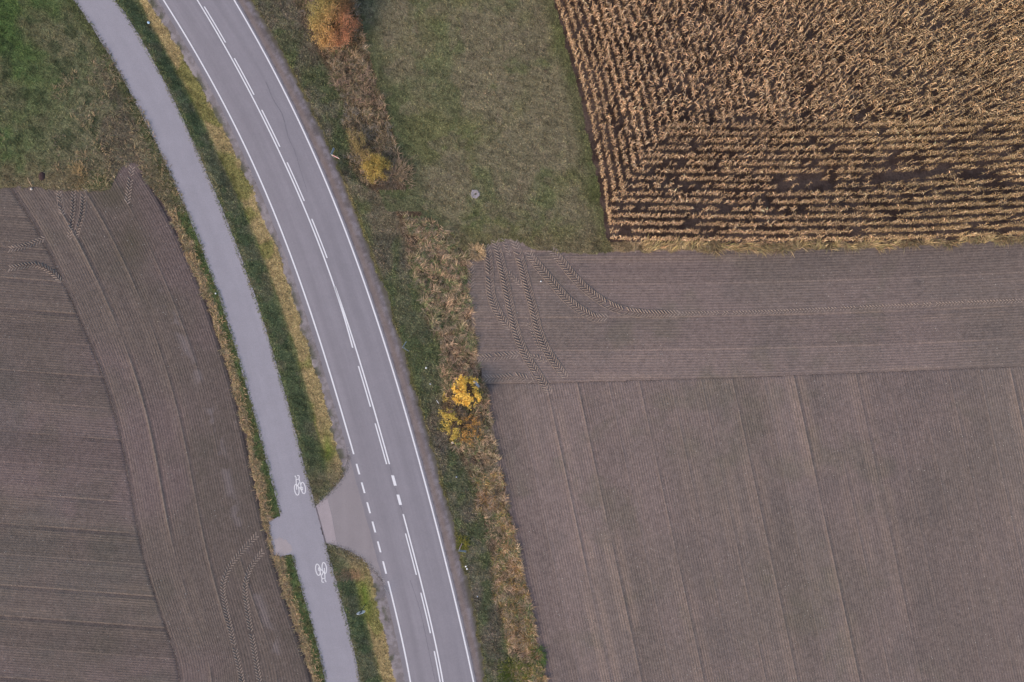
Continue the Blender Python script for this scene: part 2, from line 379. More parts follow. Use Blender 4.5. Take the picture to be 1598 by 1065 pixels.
# right verge and ditch
q_ = PX - cRL + (n1 - .5) * 16
g = mix(lin(92,94,68), lin(106,100,82), nc(n1)); g = mix(g, lin(82,88,60), .5 * nc(n3)); g = mix(g, lin(106,92,84), .6 * nc(fbm(gx, gy * .5, 2.5, 151, 3), .5, .66)); g = mix(g, lin(84,70,58), sst(-4, 8, q_))
g = mix(g, lin(104,95,60), .6 * sst(6, 1, PX - cSR))
Cc[zone == VR] = g[zone == VR]
Cc[zone == GS] = mix(lin(112,98,78), lin(140,122,98), nc(n1))[zone == GS]
cl_ = fbm(gx, gy, .4, 131, 3, .85); st_l = fbm(gx * .8 + gy * 1.6, gy * .45 - gx * .4, .5, 141, 2, .7)
vegm = np.isin(zone, (ML, MM, VL, DI, VR, GS))
Cc = np.where(vegm[..., None], Cc * (1 + 1.0 * (cl_ - .5) + .55 * (st_l - .5))[..., None], Cc)
Z += (nf - .5) * .05 * np.isin(zone, (ML, MM, VL, DI, VR, MZ, GS)) + (nf - .5) * .02 * soilm

# the paved areas lie on a bed 5 cm lower
APRON = [(541,694),(545,712),(534,748),(513,771),(491,791),(480,800),(490,848),(507,847),(532,855),(566,872),(583,889),(603,912),(609,940),(620,930),(600,870),(575,770),(560,720),(550,700)]
STUB = [(436.6,800),(436.6,806),(419.7,813),(421,830),(428,866),(438,869),(453.5,865),(462,868),(462,800)]
def inpoly(px, py, poly):
    r = np.zeros(px.shape, bool); n = len(poly)
    for i in range(n):
        x1, y1 = poly[i]; x2, y2 = poly[(i + 1) % n]
        c = ((y1 > py) != (y2 > py)); r ^= c & (px < (x2 - x1) * (py - y1) / (y2 - y1 + 1e-12) + x1)
    return r
paved = ((PX > cPL + 4) & (PX < cPR - 4)) | ((PX > cAL + 3) & (PX < cAR - 3)) | inpoly(PX, PY, APRON) | inpoly(PX, PY, STUB)
Z[paved] = -.06

def zsample(px, py):
    i = np.clip(((np.asarray(px) - 799) / S - X0) / cell, 0, len(xs) - 2); j = np.clip(((532.5 - np.asarray(py)) / S - Y0) / cell, 0, len(ys) - 2)
    return Z[np.round(j).astype(int), np.round(i).astype(int)]
def sampler(A, x, y):
    i = np.clip(np.round((x - X0) / cell).astype(int), 0, len(xs) - 1); j = np.clip(np.round((y - Y0) / cell).astype(int), 0, len(ys) - 1)
    return A[j, i]

cz = zone[:-1, :-1]
nx_, ny_ = len(xs), len(ys)
vid = np.arange(nx_ * ny_).reshape(ny_, nx_)
Vall = np.stack([gx, gy, Z], -1).reshape(-1, 3); Call = Cc.reshape(-1, 3); vall = vv.ravel()
Q = np.stack([vid[:-1, :-1], vid[:-1, 1:], vid[1:, 1:], vid[1:, :-1]], -1)
def zmesh(name, ids, mat, label, cat):
    f = Q[np.isin(cz, ids)].reshape(-1, 4)
    u, inv = np.unique(f, return_inverse=True)
    me = npmesh(name, Vall[u], inv.reshape(-1, 4), mat, {'v': vall[u]}, Call[u], True)
    return tag(obj(name, me), label, cat, kind='structure')
zmesh('ploughed_field', [LF], M_SOIL, 'grey-brown sown field with curved headland rows left of the bicycle path', 'field')
zmesh('ploughed_field', [RF], M_SOIL, 'brown sown field with straight drill rows below the maize', 'field')
zmesh('maize_ground', [MZ], M_DARK, 'dark bare soil between the maize rows', 'soil')
zmesh('meadow', [ML], M_GRASSG, 'green and brown meadow in the upper left corner above the sown field', 'meadow')
zmesh('meadow', [MM], M_GRASSG, 'mown olive green meadow between road and maize', 'meadow')
zmesh('verge', [VL], M_GRASSG, 'narrow grass verge between left field and bicycle path', 'verge')
zmesh('ditch', [DI], M_GRASSG, 'grassy ditch between bicycle path and road', 'ditch')
zmesh('ditch', [VR], M_GRASSG, 'overgrown ditch between road and right hand field', 'ditch')
zmesh('field_margin', [GS], M_GRASSG, 'straw coloured margin under the lowest maize row', 'field margin')
zmesh('gravel_shoulder', [GL], M_GRAVEL, 'weedy gravel shoulder on the ditch side of the road', 'shoulder')
zmesh('gravel_shoulder', [GR], M_GRAVEL, 'wide grey gravel shoulder on the right of the road', 'shoulder')
# surrounding land out to the horizon
B = 900.0
ov = [(-B,-B,0),(B,-B,0),(B,B,0),(-B,B,0),(X0,Y0,-.01),(X1,Y0,-.01),(X1,Y1,-.01),(X0,Y1,-.01)]
of = [(0,1,5,4),(1,2,6,5),(2,3,7,6),(3,0,4,7)]
me = npmesh('ground', ov, of, M_GRASSG, {'v': np.zeros(8)}, np.tile(lin(100, 92, 80), (8, 1)))
tag(obj('ground', me), 'flat farmland reaching to the horizon around the fields', 'ground', kind='structure')

# ------------------------------------------------------------------ paved surfaces
def ribbon(name, fl, fr, y0, y1, mat, z, parent=None, n=None, nt_=2, wear=None, jag=0.0, crown=0.0, seed=0, skirt=True):
    ystep = 2.0; yy = np.linspace(y0, y1, n or max(2, int((y1 - y0) / ystep) + 1))
    t = np.linspace(0, 1, nt_)
    a = fl(yy); b = fr(yy)
    if jag:
        a = a + (fbm(yy, yy * 0, 7, 200 + seed, 3, .7) - .5) * jag; b = b + (fbm(yy, yy * 0 + 50, 7, 210 + seed, 3, .7) - .5) * jag
    xx = a[:, None] * (1 - t) + b[:, None] * t
    yg = yy[:, None] * np.ones(nt_)
    zz = z + crown * (1 - (2 * t - 1) ** 2)[None, :] + 0 * xx
    V = np.stack([(xx - 799) / S, (532.5 - yg) / S, zz], -1)
    wd_ = (b - a)[:, None] / S
    T = (t[None, :] * wd_); Sg = (yg / S)
    wr = np.ones_like(T) if wear is None else wear(T, wd_) 
    if skirt:
        V = np.concatenate([V[:, :1] + [0, 0, -.12], V, V[:, -1:] + [0, 0, -.12]], 1)
        T = np.concatenate([T[:, :1], T, T[:, -1:]], 1); Sg = np.concatenate([Sg[:, :1], Sg, Sg[:, -1:]], 1); wr = np.concatenate([wr[:, :1], wr, wr[:, -1:]], 1)
    r, c = V.shape[:2]; ii = np.arange(r * c).reshape(r, c)
    F = np.stack([ii[:-1, :-1], ii[1:, :-1], ii[1:, 1:], ii[:-1, 1:]], -1).reshape(-1, 4)
    me = npmesh(name, V.reshape(-1, 3), F, mat, {'t': T.ravel(), 's': Sg.ravel(), 'wear': wr.ravel()})
    return obj(name, me, parent)
def road_wear(T, wd_):
    c = wd_ / 2; r = np.ones_like(T)
    for side in (-1, 1):
        for o in (.95, 2.6):
            r = r + .035 * np.exp(-((T - (c + side * o)) / .35) ** 2)
        r = r - .05 * np.exp(-((T - (c + side * 1.8)) / .4) ** 2) * (1 if side < 0 else .5)
    r = r - .10 * np.exp(-((T - .15) / .28) ** 2) - .05 * np.exp(-(T - c) ** 2 / .02)
    return r
RZ = 0.02
road = ribbon('road', lambda y: LL(y) - 8.5, lambda y: LR(y) + 4, -140, 1204, M_ROAD, RZ, nt_=60, wear=road_wear, jag=2.0, crown=.03)
tag(road, 'curving two-lane asphalt road with white markings', 'road', kind='structure')
def rz(t=.5): return RZ + .03 * (1 - (2 * t - 1) ** 2)
def line(name, f, y0, y1, width=.14, off=0.0, t=.02, mat=None):
    hw = width * S / 2 * 1.06
    return ribbon(name, lambda y: f(y) - hw + off, lambda y: f(y) + hw + off, y0, y1, mat or M_PAINT, rz(t) + .005, road, skirt=False, n=max(3, int((y1 - y0) / 4)))
line('edge_line', LL, -138, 709, t=.12); line('edge_line', LL, 907, 1200, t=.12)
line('edge_line', LR, -138, 1200, t=.05)
for a, b in ((724,740.5),(753,769.6),(784,801),(814,831),(845,862),(876,895.4)): line('edge_dash', LL, a, b, .16, t=.12)
line('centre_line', CU, -138, 543, .13, t=.5); line('centre_line', CL, 447.6, 724.5, .13, t=.5); line('centre_line', CL, 802.5, 1200, .13, t=.5)
for a, b in ((-95,-40),(11,67),(91.5,148.5),(172,229.6),(254,314),(342,403)): line('centre_dash', CU, a, b, .12, 4.6, t=.5)
for a, b in ((571.5,635),(661,724.5),(832.6,897),(925,988),(1016,1080)): line('centre_dash', CL, a, b, .12, -4.4, t=.5)
line('centre_block', CL, 742, 758, .26, 0, t=.5); line('centre_block', CL, 772, 788, .26, 0, t=.5)

PZ = .015
path = ribbon('bicycle_path', PL, PR, -140, 1204, M_PATH, PZ, nt_=20, jag=3.5, seed=3)
tag(path, 'pale grey asphalt bicycle path with bicycle symbols', 'path', kind='structure')
def polymesh(name, poly, z, mat, parent=None, thick=.1):
    bm = bmesh.new(); vs = [bm.verts.new(((x - 799) / S, (532.5 - y) / S, z)) for x, y in poly]
    f = bm.faces.new(vs); 
    if f.normal.z < 0: f.normal_flip()
    f.normal_update()
    if f.normal.z < 0: bmesh.ops.reverse_faces(bm, faces=[f])
    r = bmesh.ops.extrude_face_region(bm, geom=[f]); 
    for v in [e for e in r['geom'] if isinstance(e, bmesh.types.BMVert)]: v.co.z -= 0
    for v in vs: v.co.z = z - thick
    bmesh.ops.triangulate(bm, faces=bm.faces[:]); bmesh.ops.recalc_face_normals(bm, faces=bm.faces[:])
    me = bpy.data.meshes.new(name); bm.to_mesh(me); bm.free(); me.materials.append(mat)
    for nm, c in (('t', 1 / S), ('s', 0), ('wear', 0)):
        a = me.attributes.new(nm, 'FLOAT', 'POINT'); co = np.zeros(len(me.vertices) * 3); me.vertices.foreach_get('co', co); co = co.reshape(-1, 3)
        a.data.foreach_set('value', (co[:, 0] if nm == 't' else co[:, 1] if nm == 's' else np.ones(len(co))).astype(np.float32))
    return obj(name, me, parent)
def jagged(pts, amp=1.0, step=4, seed=1):
    out = []; r = np.random.default_rng(seed)
    for (x1, y1), (x2, y2) in zip(pts, pts[1:]):
        L = math.hypot(x2 - x1, y2 - y1); n = max(1, int(L / step))
        for i in range(n): out.append((x1 + (x2 - x1) * i / n + r.normal() * amp * .5, y1 + (y2 - y1) * i / n + r.normal() * amp * .5))
    out.append(pts[-1]); return out
# the driveway butts against the road (right) and the path (left)
up = [(545,697),(545.5,713),(541,732),(534,748),(513,771),(495,788)]
lo = [(507,849),(520,850),(532,855),(549,862),(566,872),(583,889),(598,906),(607,930)]
roadside = [(float(LL(y) - 8.0), y) for y in range(930, 696, -12)]
pathside = [(float(PR(y) + .3), y) for y in range(790, 850, 8)]
ap = polymesh('driveway', jagged(up, .8) + pathside + jagged(lo, .8, seed=2) + roadside, .008, M_APRON)
tag(ap, 'short asphalt driveway linking the road to the bicycle path', 'driveway', kind='structure')
M_PAVER = mat_asphalt('concrete_paver', lin(160, 149, 156), .10, False)
polymesh('paver_band', [(493,790),(510,775),(518,806),(526,851),(509,847.5),(499.5,812)], .014, M_PAVER, ap, .03)
M_SEAM = mat_flat('joint_tar', lin(112, 102, 108), .9)
sp = [(float(PR(y) + .2), y) for y in range(792, 848, 6)]; polymesh('joint', sp + [(x + 1.6, y) for x, y in sp[::-1]], .0225, M_SEAM, ap, .006)
st = polymesh('path_stub', jagged(STUB[1:7], 1.2) + [(float(PL(y) + 2), y) for y in range(866, 798, -8)], .012, M_PATH)
st.location.z = .0022
tag(st, 'broken-edged paved stub on the field side of the bicycle path', 'path stub', kind='structure')

def smooth(pts, step):
    p = np.array(pts, float); out = []
    P = np.vstack([2 * p[0] - p[1], p, 2 * p[-1] - p[-2]])
    for i in range(1, len(P) - 2):
        a, b, c, e = P[i - 1:i + 3]
        for t in np.linspace(0, 1, 12, endpoint=False):
            out.append(.5 * (2 * b + (c - a) * t + (2 * a - 5 * b + 4 * c - e) * t * t + (3 * b - a - 3 * c + e) * t ** 3))
    out.append(P[-2]); out = np.array(out)
    dl = np.r_[0, np.cumsum(np.linalg.norm(np.diff(out, axis=0), axis=1))]; s = np.arange(0, dl[-1], step)
    return np.stack([np.interp(s, dl, out[:, 0]), np.interp(s, dl, out[:, 1])], 1)
M_CRACK = mat_flat('crack_filler', lin(100, 96, 104), .9)
def crack(name, pts, wd_, z, parent, mat):
    c = smooth([((x - 799) / S, (532.5 - y) / S) for x, y in pts], .12); r = np.random.default_rng(len(pts))
    c = c + r.normal(0, .012, c.shape); tg = np.gradient(c, axis=0); tg /= np.linalg.norm(tg, axis=1, keepdims=True) + 1e-9; nr = np.stack([-tg[:, 1], tg[:, 0]], 1)
    hw = wd_ / 2 * r.uniform(.5, 1.2, (len(c), 1)); V = np.stack([c - nr * hw, c + nr * hw], 1).reshape(-1, 2); V = np.c_[V, np.full(len(V), z)]
    i = np.arange(len(c) - 1)[:, None] * 2; return obj(name, npmesh(name, V, i + [0, 2, 3, 1], mat), parent)
crack('crack', [(415,128),(428,158),(441,180),(450,214),(461,238),(468,262),(480,300)], .028, rz(.7) + .004, road, M_CRACK)
crack('crack', [(640,905),(652,940),(661,975),(668,1010),(679,1062)], .03, rz(.35) + .004, road, M_CRACK)
crack('crack', [(608.5,728),(612,740)], .03, rz(.5) + .004, road, M_CRACK)
crack('crack', [(616,760),(620,771)], .03, rz(.5) + .004, road, M_CRACK); crack('crack', [(624.5,789),(629,801)], .03, rz(.5) + .004, road, M_CRACK)
M_SAND = mat_asphalt('sandy_dust', lin(160, 150, 156), .2, False)
sd = jagged([(429,843),(436,838),(443,842),(452,848),(458,858),(452,864),(438,868),(430,865)], 2.2, 2.5, 5)
polymesh('dust_patch', sd, .0165, M_SAND, st, .002)
# grit lying along the edges of driveway, stub and path
gp = []
for (fx_) in (up, lo, [(421,806),(420,830),(428,866),(438,869),(452,866)]):
    for (x1, y1), (x2, y2) in zip(fx_, fx_[1:]):
        n = int(math.hypot(x2 - x1, y2 - y1) * 7); t_ = rng.random(n); gp += list(zip(x1 + (x2 - x1) * t_ + rng.normal(0, 2.2, n), y1 + (y2 - y1) * t_ + rng.normal(0, 2.2, n)))
for f_ in (PL, PR):
    yy_ = rng.uniform(0, 1065, 1500); gp += list(zip(f_(yy_) + rng.normal(0, 1.8, 1500), yy_))
gp = np.array(gp); gp = gp[~((gp[:, 1] > 797) & (gp[:, 1] < 870) & (np.abs(gp[:, 0] - PL(gp[:, 1])) < 9))]; gp = gp[~((gp[:, 1] > 792) & (gp[:, 1] < 846) & (np.abs(gp[:, 0] - PR(gp[:, 1])) < 7))]; gxx = (gp[:, 0] - 799) / S; gyy = (532.5 - gp[:, 1]) / S; ss = rng.uniform(.012, .04, len(gp))[:, None, None]
gv = (np.array([(1,0,0),(0,1,0),(-1,0,0),(0,-1,0),(0,0,.8)], float)[None] * ss + np.stack([gxx, gyy, np.full(len(gp), .018)], 1)[:, None]).reshape(-1, 3); gb = (np.arange(len(gp)) * 5)[:, None]
gf = np.concatenate([gb + [0,1,4], gb + [1,2,4], gb + [2,3,4], gb + [3,0,4]])
gc = np.repeat(np.where(rng.random((len(gp), 1)) < .5, lin(112, 104, 100), lin(178, 170, 172)), 5, 0)
tag(obj('grit', npmesh('grit', gv, gf, M_BLADE, None, gc)), 'loose grit along the edges of path and driveway', 'grit', kind='stuff')

# bicycle symbols
def strokes(name, lines, hw, z, mat, parent, tf):
    V = []; F = []
    for ln in lines:
        p = np.array([tf(*q) for q in ln], float)
        closed = len(p) > 8 and np.hypot(*(p[0] - p[-1])) < .02
        tg = np.gradient(p, axis=0); tg /= np.linalg.norm(tg, axis=1, keepdims=True) + 1e-9
        nr = np.stack([-tg[:, 1], tg[:, 0]], 1) * hw; b = len(V)
        for q, r in zip(p, nr): V.append((*(q + r), z)); V.append((*(q - r), z))
        for i in range(len(p) - 1): F.append((b + 2 * i, b + 2 * i + 1, b + 2 * i + 3, b + 2 * i + 2))
    # stack strokes a hair apart so crossings do not coincide
    V = np.array(V); c = 0
    for k, ln in enumerate(lines): V[c:c + 2 * len(ln), 2] += k * .0004; c += 2 * len(ln)
    return obj(name, npmesh(name, V, F, mat), parent)
def ell(cx, cy, rx, ry, rot, a0=0, a1=360, n=28):
    r = math.radians(rot); o = []
    for i in range(n + 1):
        a = math.radians(a0 + (a1 - a0) * i / n); x = rx * math.cos(a); y = ry * math.sin(a)
        o.append((cx + x * math.cos(r) - y * math.sin(r), cy + x * math.sin(r) + y * math.cos(r)))
    return o
bike = [ell(130,193,19,48,-9), ell(186,178,19,50,-9), [(130,193),(127,150),(124,104)], [(115,70),(118,80),(124,82)], [(124,82),(124,104),(150,100)],
        [(133,68),(148,70),(152,78),(150,100)], [(150,100),(160,135),(170,172),(186,178)], [(127,150),(150,172),(170,190)], [(158,176),(182,174)], [(158,184),(186,188)], [(162,192),(182,196)], [(150,130),(140,160)]]
def tf1(x, y): px, py = 440 + x / 5.6, 730 + y / 5.6; return ((px - 799) / S, (532.5 - py) / S)
def tf2(x, y): x, y = 155 * 2 - x, 155 * 2 - y; px, py = 440 + (x - 155 + 346) / 5.6, 730 + (y - 155 + 915) / 5.6; return ((px - 799) / S, (532.5 - py) / S)
strokes('bicycle_symbol', bike, .047, PZ + .006, M_PAINT2, path, tf1)
strokes('bicycle_symbol', bike, .047, PZ + .006, M_PAINT2, path, tf2)

# ------------------------------------------------------------------ tyre tracks pressed into the soil
q = N('pressed_soil'); _a = q.attr('col').outputs['Color']
M_TRACK = q.base(q.scale(_a, q.remap(q.noise(30, 4), .3, .7, .86, 1.14))); q.bump(q.noise(20, 4), .03)
def track(pts, width=.74, flip=1, strength=1.0, label='', bank=True, pitch=.31):
    w_pts = [((x - 799) / S, (532.5 - y) / S) for x, y in pts]
    c = smooth(w_pts, pitch); tg = np.gradient(c, axis=0); tg /= np.linalg.norm(tg, axis=1, keepdims=True) + 1e-9
    nr = np.stack([-tg[:, 1], tg[:, 0]], 1); V = []; F = []; CO = []
    dark = lin(108, 97, 96); lt = lin(174, 156, 146)  # lug feet dark, crests light: relief shading strengthened in the colour
    r = np.random.default_rng(len(pts) * 7 + int(abs(pts[0][0])))
    def quad_bar(a, b, hw, h, tgv):
        # a raised bar with a ridge: two sloping faces
        z0 = sampler(Z, a[0], a[1]) + .002; z1 = sampler(Z, b[0], b[1]) + .002; k = len(V)
        for p_, z_ in ((a, z0), (b, z1)):
            V.extend([(*(p_ - tgv * hw), z_), (*p_, z_ + h), (*(p_ + tgv * hw), z_)])
        F.extend([(k, k + 3, k + 4, k + 1), (k + 1, k + 4, k + 5, k + 2)])
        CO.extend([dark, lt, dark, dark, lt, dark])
    for i in range(len(c)):
        if r.random() < .05 * (2 - strength): continue
        fade = min(1, (i + 1) / 5, (len(c) - i) / 5) * strength * r.uniform(.7, 1.15)
        p = c[i]; t_ = tg[i] * flip
        for sd in (-1, 1):
            off = t_ * (pitch * .5 if sd > 0 else 0)
            a = p + off + nr[i] * sd * .03; b = p + off + nr[i] * sd * width / 2 - t_ * width * .42
            quad_bar(a, b, .07, .085 * fade, tg[i])
    # pushed-up banks along both sides
    if bank:
        for sd in (-1, 1):
            k0 = len(V)
            for i in range(len(c)):
                e = min(1, (i + 1) / 6, (len(c) - i) / 6) * strength * r.uniform(.5, 1.1)
                for o, h in ((-.04, 0), (0, .035), (.06, 0)):
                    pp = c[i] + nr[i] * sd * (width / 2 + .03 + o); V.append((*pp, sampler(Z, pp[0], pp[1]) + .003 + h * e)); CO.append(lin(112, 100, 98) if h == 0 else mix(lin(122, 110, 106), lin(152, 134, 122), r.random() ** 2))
            for i in range(len(c) - 1):
                for m_ in range(2):
                    a = k0 + 3 * i + m_; F.append((a, a + 3, a + 4, a + 1))
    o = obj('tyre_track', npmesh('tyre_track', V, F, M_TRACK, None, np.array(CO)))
    return tag(o, label, 'tyre track', kind='structure')
track([(772,373),(782,410),(790,447),(797.5,483),(807,522.6),(821,555),(837,581),(858.5,614)], label='long chevron tyre track curving down from the field gate, left one of the pair')
track([(803,378),(814,412),(823,447),(832.7,483),(842,520),(858.5,555),(884,590.7)], label='long chevron tyre track curving down from the field gate, right one of the pair')
track([(758,384),(763,405),(764.6,440),(769,468.6),(783,497),(797,515)], label='tyre track nearest the ditch corner of the right field')
track([(826,396),(831,404),(862,440.6),(890,471.5),(924,494),(948,496)], label='tyre track bending diagonally right to the pale seam, lower of two')
track([(862,392),(870,401),(901,438),(929.6,463),(963,481.4),(1005.6,489.5),(1060,490)], label='tyre track bending diagonally right to the pale seam, upper of two')
track([(1060,490),(1200,487),(1330,481),(1460,475),(1600,469)], .4, strength=.45, label='faint tyre track running along the pale seam of the right headland', bank=False)
track([(743,560),(775,557),(812,553)], -1, 1, .8, 'short level tyre track above the yellow shrub, upper one', False) if False else track([(745,560),(775,557),(812,553)], strength=.8, label='short level tyre track beside the yellow shrub, upper one', bank=False)
track([(757,590.7),(782,590),(807,588),(832,595)], strength=.9, label='short level tyre track beside the yellow shrub, lower one', bank=False)
track([(733,412),(735,430),(734,452)], strength=1, label='short upright tyre track at the ditch corner of the right field', bank=False)
track([(786,420),(800,433),(816,448)], .45, strength=.8, label='short slanting tyre track between the two long ones', bank=False)
track([(822,496),(832,522),(848,556)], .3, strength=.6, label='narrow faint tyre track beside the right long one', bank=False)
track([(823,555),(838,558),(853,566)], .45, strength=.9, label='short tyre track joining the two long ones at their foot', bank=False)
track([(786,374),(790,385),(796,402)], .4, strength=.9, label='short tyre track between the long ones at the field gate', bank=False)
track([(115,297),(114,330),(108,372)], .5, label='tyre track at the top of the left field, middle of three', bank=False)
track([(131,297),(128,336),(117,370)], .5, label='tyre track at the top of the left field, right of three', bank=True)
track([(92,300),(96,325),(98,338)], .5, label='short tyre track at the top of the left field, left of three', bank=True)
track([(16,389),(42,384),(70,372)], .6, label='level tyre track in the left field, upper of two', bank=False)
track([(16,419),(56,414),(82,426),(99,444)], .6, label='hooked tyre track in the left field, lower of two', bank=False)
track([(206,262),(203,285),(198,320)], .6, strength=.8, label='tyre track in the tip of the left field beside the meadow', bank=False)
track([(400,836),(374.6,863.6),(358,886),(348,914),(352,945),(363,996),(374.6,1046.7),(384,1090)], .55, strength=.6, label='long tyre track at the foot of the left field, left of two', bank=False)
track([(409,862),(391,886),(383,917),(387,956.5),(394,999),(405,1060),(412,1090)], .55, strength=.6, label='long tyre track at the foot of the left field, right of two', bank=False)

# ------------------------------------------------------------------ grass and weeds (nobody could count them)
def blades(P, az, L, wdt, lean, col, curl=.25):
    """ribbon of two quads per blade; lean = angle from vertical"""
    n = len(P); out = np.zeros((n, 6, 3)); d = np.stack([np.cos(az), np.sin(az)], 1); s = np.stack([-d[:, 1], d[:, 0]], 1)
    l2 = lean + curl
    p0 = P; m = P + np.concatenate([d * (np.sin(lean) * L * .55)[:, None], (np.cos(lean) * L * .55)[:, None]], 1)
    t = m + np.concatenate([d * (np.sin(l2) * L * .45)[:, None], (np.cos(l2) * L * .45)[:, None]], 1)
    for k, (c, f) in enumerate(((p0, .7), (m, 1.0), (t, .25))):
        o = np.concatenate([s * (wdt * .5 * f)[:, None], np.zeros((n, 1))], 1); out[:, 2 * k] = c - o; out[:, 2 * k + 1] = c + o
    b = (np.arange(n) * 6)[:, None]; F = np.concatenate([b + [0, 1, 3, 2], b + [2, 3, 5, 4]], 0)
    c = np.repeat(col, 6, 0)
    return out.reshape(-1, 3), F, c
def scatter(n, zones, extra=None, bounds=None):
    bx = bounds or (X0 + 3, X1 - 3, Y0 + 3, Y1 - 3)
    x = rng.uniform(bx[0], bx[1], n); y = rng.uniform(bx[2], bx[3], n)
    k = np.isin(sampler(zone, x, y), zones) & ~sampler(paved, x, y)
    if extra is not None: k &= extra(799 + x * S, 532.5 - y * S, x, y)
    return x[k], y[k]
def make_stuff(name, parts, label, cat, mat=None):
    V = []; F = []; Cl = []; b = 0
    for v, f, c in parts: V.append(v); F.append(f + b); Cl.append(c); b += len(v)
    me = npmesh(name, np.concatenate(V), np.concatenate(F), mat or M_BLADE, None, np.concatenate(Cl))
    return tag(obj(name, me), label, cat, kind='stuff')
def turf(x, y, L, wd_, lean, tint=1.3, var=.42, colfn=None, swirl=2.0, aspread=1.2):
    n = len(x); c = sampler(Cc, x, y) if colfn is None else colfn(x, y)
    c = c * tint * (1 + rng.normal(0, var, (n, 1))).clip(.3, 2.2) * (1 + rng.normal(0, .06, (n, 3)))
    az = vnoise(x, y, swirl, 301) * 4 * np.pi + rng.normal(0, aspread, n)
    P = np.stack([x, y, sampler(Z, x, y) - .01], 1)
    return blades(P, az, L * rng.uniform(.6, 1.35, n), wd_ * rng.uniform(.7, 1.3, n), np.clip(rng.normal(lean, .25, n), .05, 1.5), c)

A = (X1 - X0 - 6) * (Y1 - Y0 - 6)
def dens(d): return int(A * d)
x, y = scatter(dens(75), [MM]); make_stuff('meadow_grass', [turf(x, y, .15, .035, .85)], 'short olive grass of the meadow between road and maize', 'grass')
x, y = scatter(dens(75), [ML]); e = 532.5 - y * S
p1 = turf(x, y, .17, .036, .85)
x, y = scatter(dens(50), [ML], lambda a, b, x, y: (fbm(x, y, 2.0, 77, 3) + .0022 * (a - 140) + .0012 * (b - 180) > .5))
p2 = turf(x, y, .38, .035, 1.15, 1.35, .35, lambda x, y: mix(lin(134,116,94), lin(110,102,82), rng.random(len(x))), 1.2, .7)
make_stuff('meadow_grass', [p1, p2], 'green and withered grass of the upper left meadow', 'grass')
x, y = scatter(dens(110), [VL, GS], None); p1 = turf(x, y, .18, .035, .8)
x, y = scatter(dens(60), [VL], lambda a, b, x, y: (a - F4(b)) < 16); p2 = turf(x, y, .4, .035, 1.1, 1.1, .3, lambda x, y: np.tile(lin(158,136,108), (len(x), 1)), 1., .8)
x, y = scatter(dens(70), [GS], lambda a, b, x, y: a > 1000)
p3 = turf(x, y, .7, .04, 1.0, 1.15, .3, lambda x, y: mix(lin(174,150,116), lin(134,126,92), rng.random(len(x)) ** 2), 3., .6)
make_stuff('verge_grass', [p1, p2, p3], 'dry straw and green grass along the field edges', 'grass')
x, y = scatter(dens(110), [DI]); p1 = turf(x, y, .16, .034, .9, 1.45)
x, y = scatter(dens(14), [GL], lambda a, b, x, y: (fbm(x, y, 1.0, 111, 3) > .5)); p2 = turf(x, y, .14, .035, .8, 1.0)
# blades leaning over the edge of path
x, y = scatter(dens(60), [DI, VL, ML], lambda a, b, x, y: (np.abs(a - PL(b) + 2) < 5) | (np.abs(a - PR(b) - 2) < 5)); p3 = turf(x, y, .2, .035, 1.0)
make_stuff('ditch_grass', [p1, p2, p3], 'green and tan grass in the ditch between path and road', 'grass')
x, y = scatter(dens(110), [VR], lambda a, b, x, y: a < RL(b) + 14); p1 = turf(x, y, .17, .038, .9, 1.45, .45)
make_stuff('roadside_grass', [p1], 'dark green grass and weeds beside the right gravel shoulder', 'grass')
# tall dry reeds and brushwood of the right ditch, in swirling clumps
def reeds(d_, cond, cols, L, lean, swirl, spread=.45, wdt=.03, seed=401):
    x, y = scatter(dens(d_), [VR, MM, RF], lambda a, b, x, y: (a > RL(b) + 2 + 26 * (fbm(x, y, 1.5, 66, 3) - .5)) & (a < RR(b) + 1 + 7 * (vnoise(x, y, .5, 67) - .5)) & ~((b > 286) & (b < 338)) & cond(a, b, x, y))
    n = len(x); az = fbm(x, y, swirl, seed, 2) * 5 * np.pi + rng.normal(0, spread, n)
    cl = vnoise(x, y, .45, seed + 3)                       # clump tone
    c = np.array(cols); idx = np.clip(((vnoise(x, y, .9, seed + 5) * .7 + rng.random(n) * .5 - .1) * len(c)).astype(int), 0, len(c) - 1)
    cc = c[idx] * (1 + rng.normal(0, .22, (n, 1))).clip(.4, 1.6) * (.62 + .8 * cl[:, None])
    P = np.stack([x, y, sampler(Z, x, y) - .01], 1)
    return blades(P, az, L * rng.uniform(.5, 1.3, n) * (.6 + .8 * cl), wdt * rng.uniform(.7, 1.4, n), np.clip(rng.normal(lean, .25, n), .05, 1.5), cc, .35)
upper = lambda a, b, x, y: b < 292
lower = lambda a, b, x, y: (b > 330)
goldz = lambda a, b, x, y: (b > 740) & (fbm(x, y, 2.2, 90, 2) > .40)
greenz = lambda a, b, x, y: (b > 330) & (fbm(x, y, 2.0, 97, 3) > .48)
parts = [reeds(150, upper, [lin(150,126,112), lin(122,104,92), lin(168,144,120), lin(112,104,86), lin(144,134,126)], .48, .95, .8, .8),
         reeds(150, lower, [lin(176,146,126), lin(150,124,104), lin(188,160,136), lin(126,114,92), lin(160,142,122), lin(116,112,86)], .55, 1.0, 1.1, .65),
         reeds(110, goldz, [lin(176,140,98), lin(156,122,86), lin(152,136,84), lin(190,150,110)], .4, .8, .6, 1.4),
         reeds(110, greenz, [lin(116,122,88), lin(104,116,80), lin(134,132,100)], .4, .8, 1.2, .8),
         reeds(60, upper, [lin(98,98,72), lin(112,98,72)], .4, .8, 1.2, .9)]
make_stuff('dry_reeds', parts, 'withered pinkish tan reeds and weeds filling the right ditch', 'reeds')
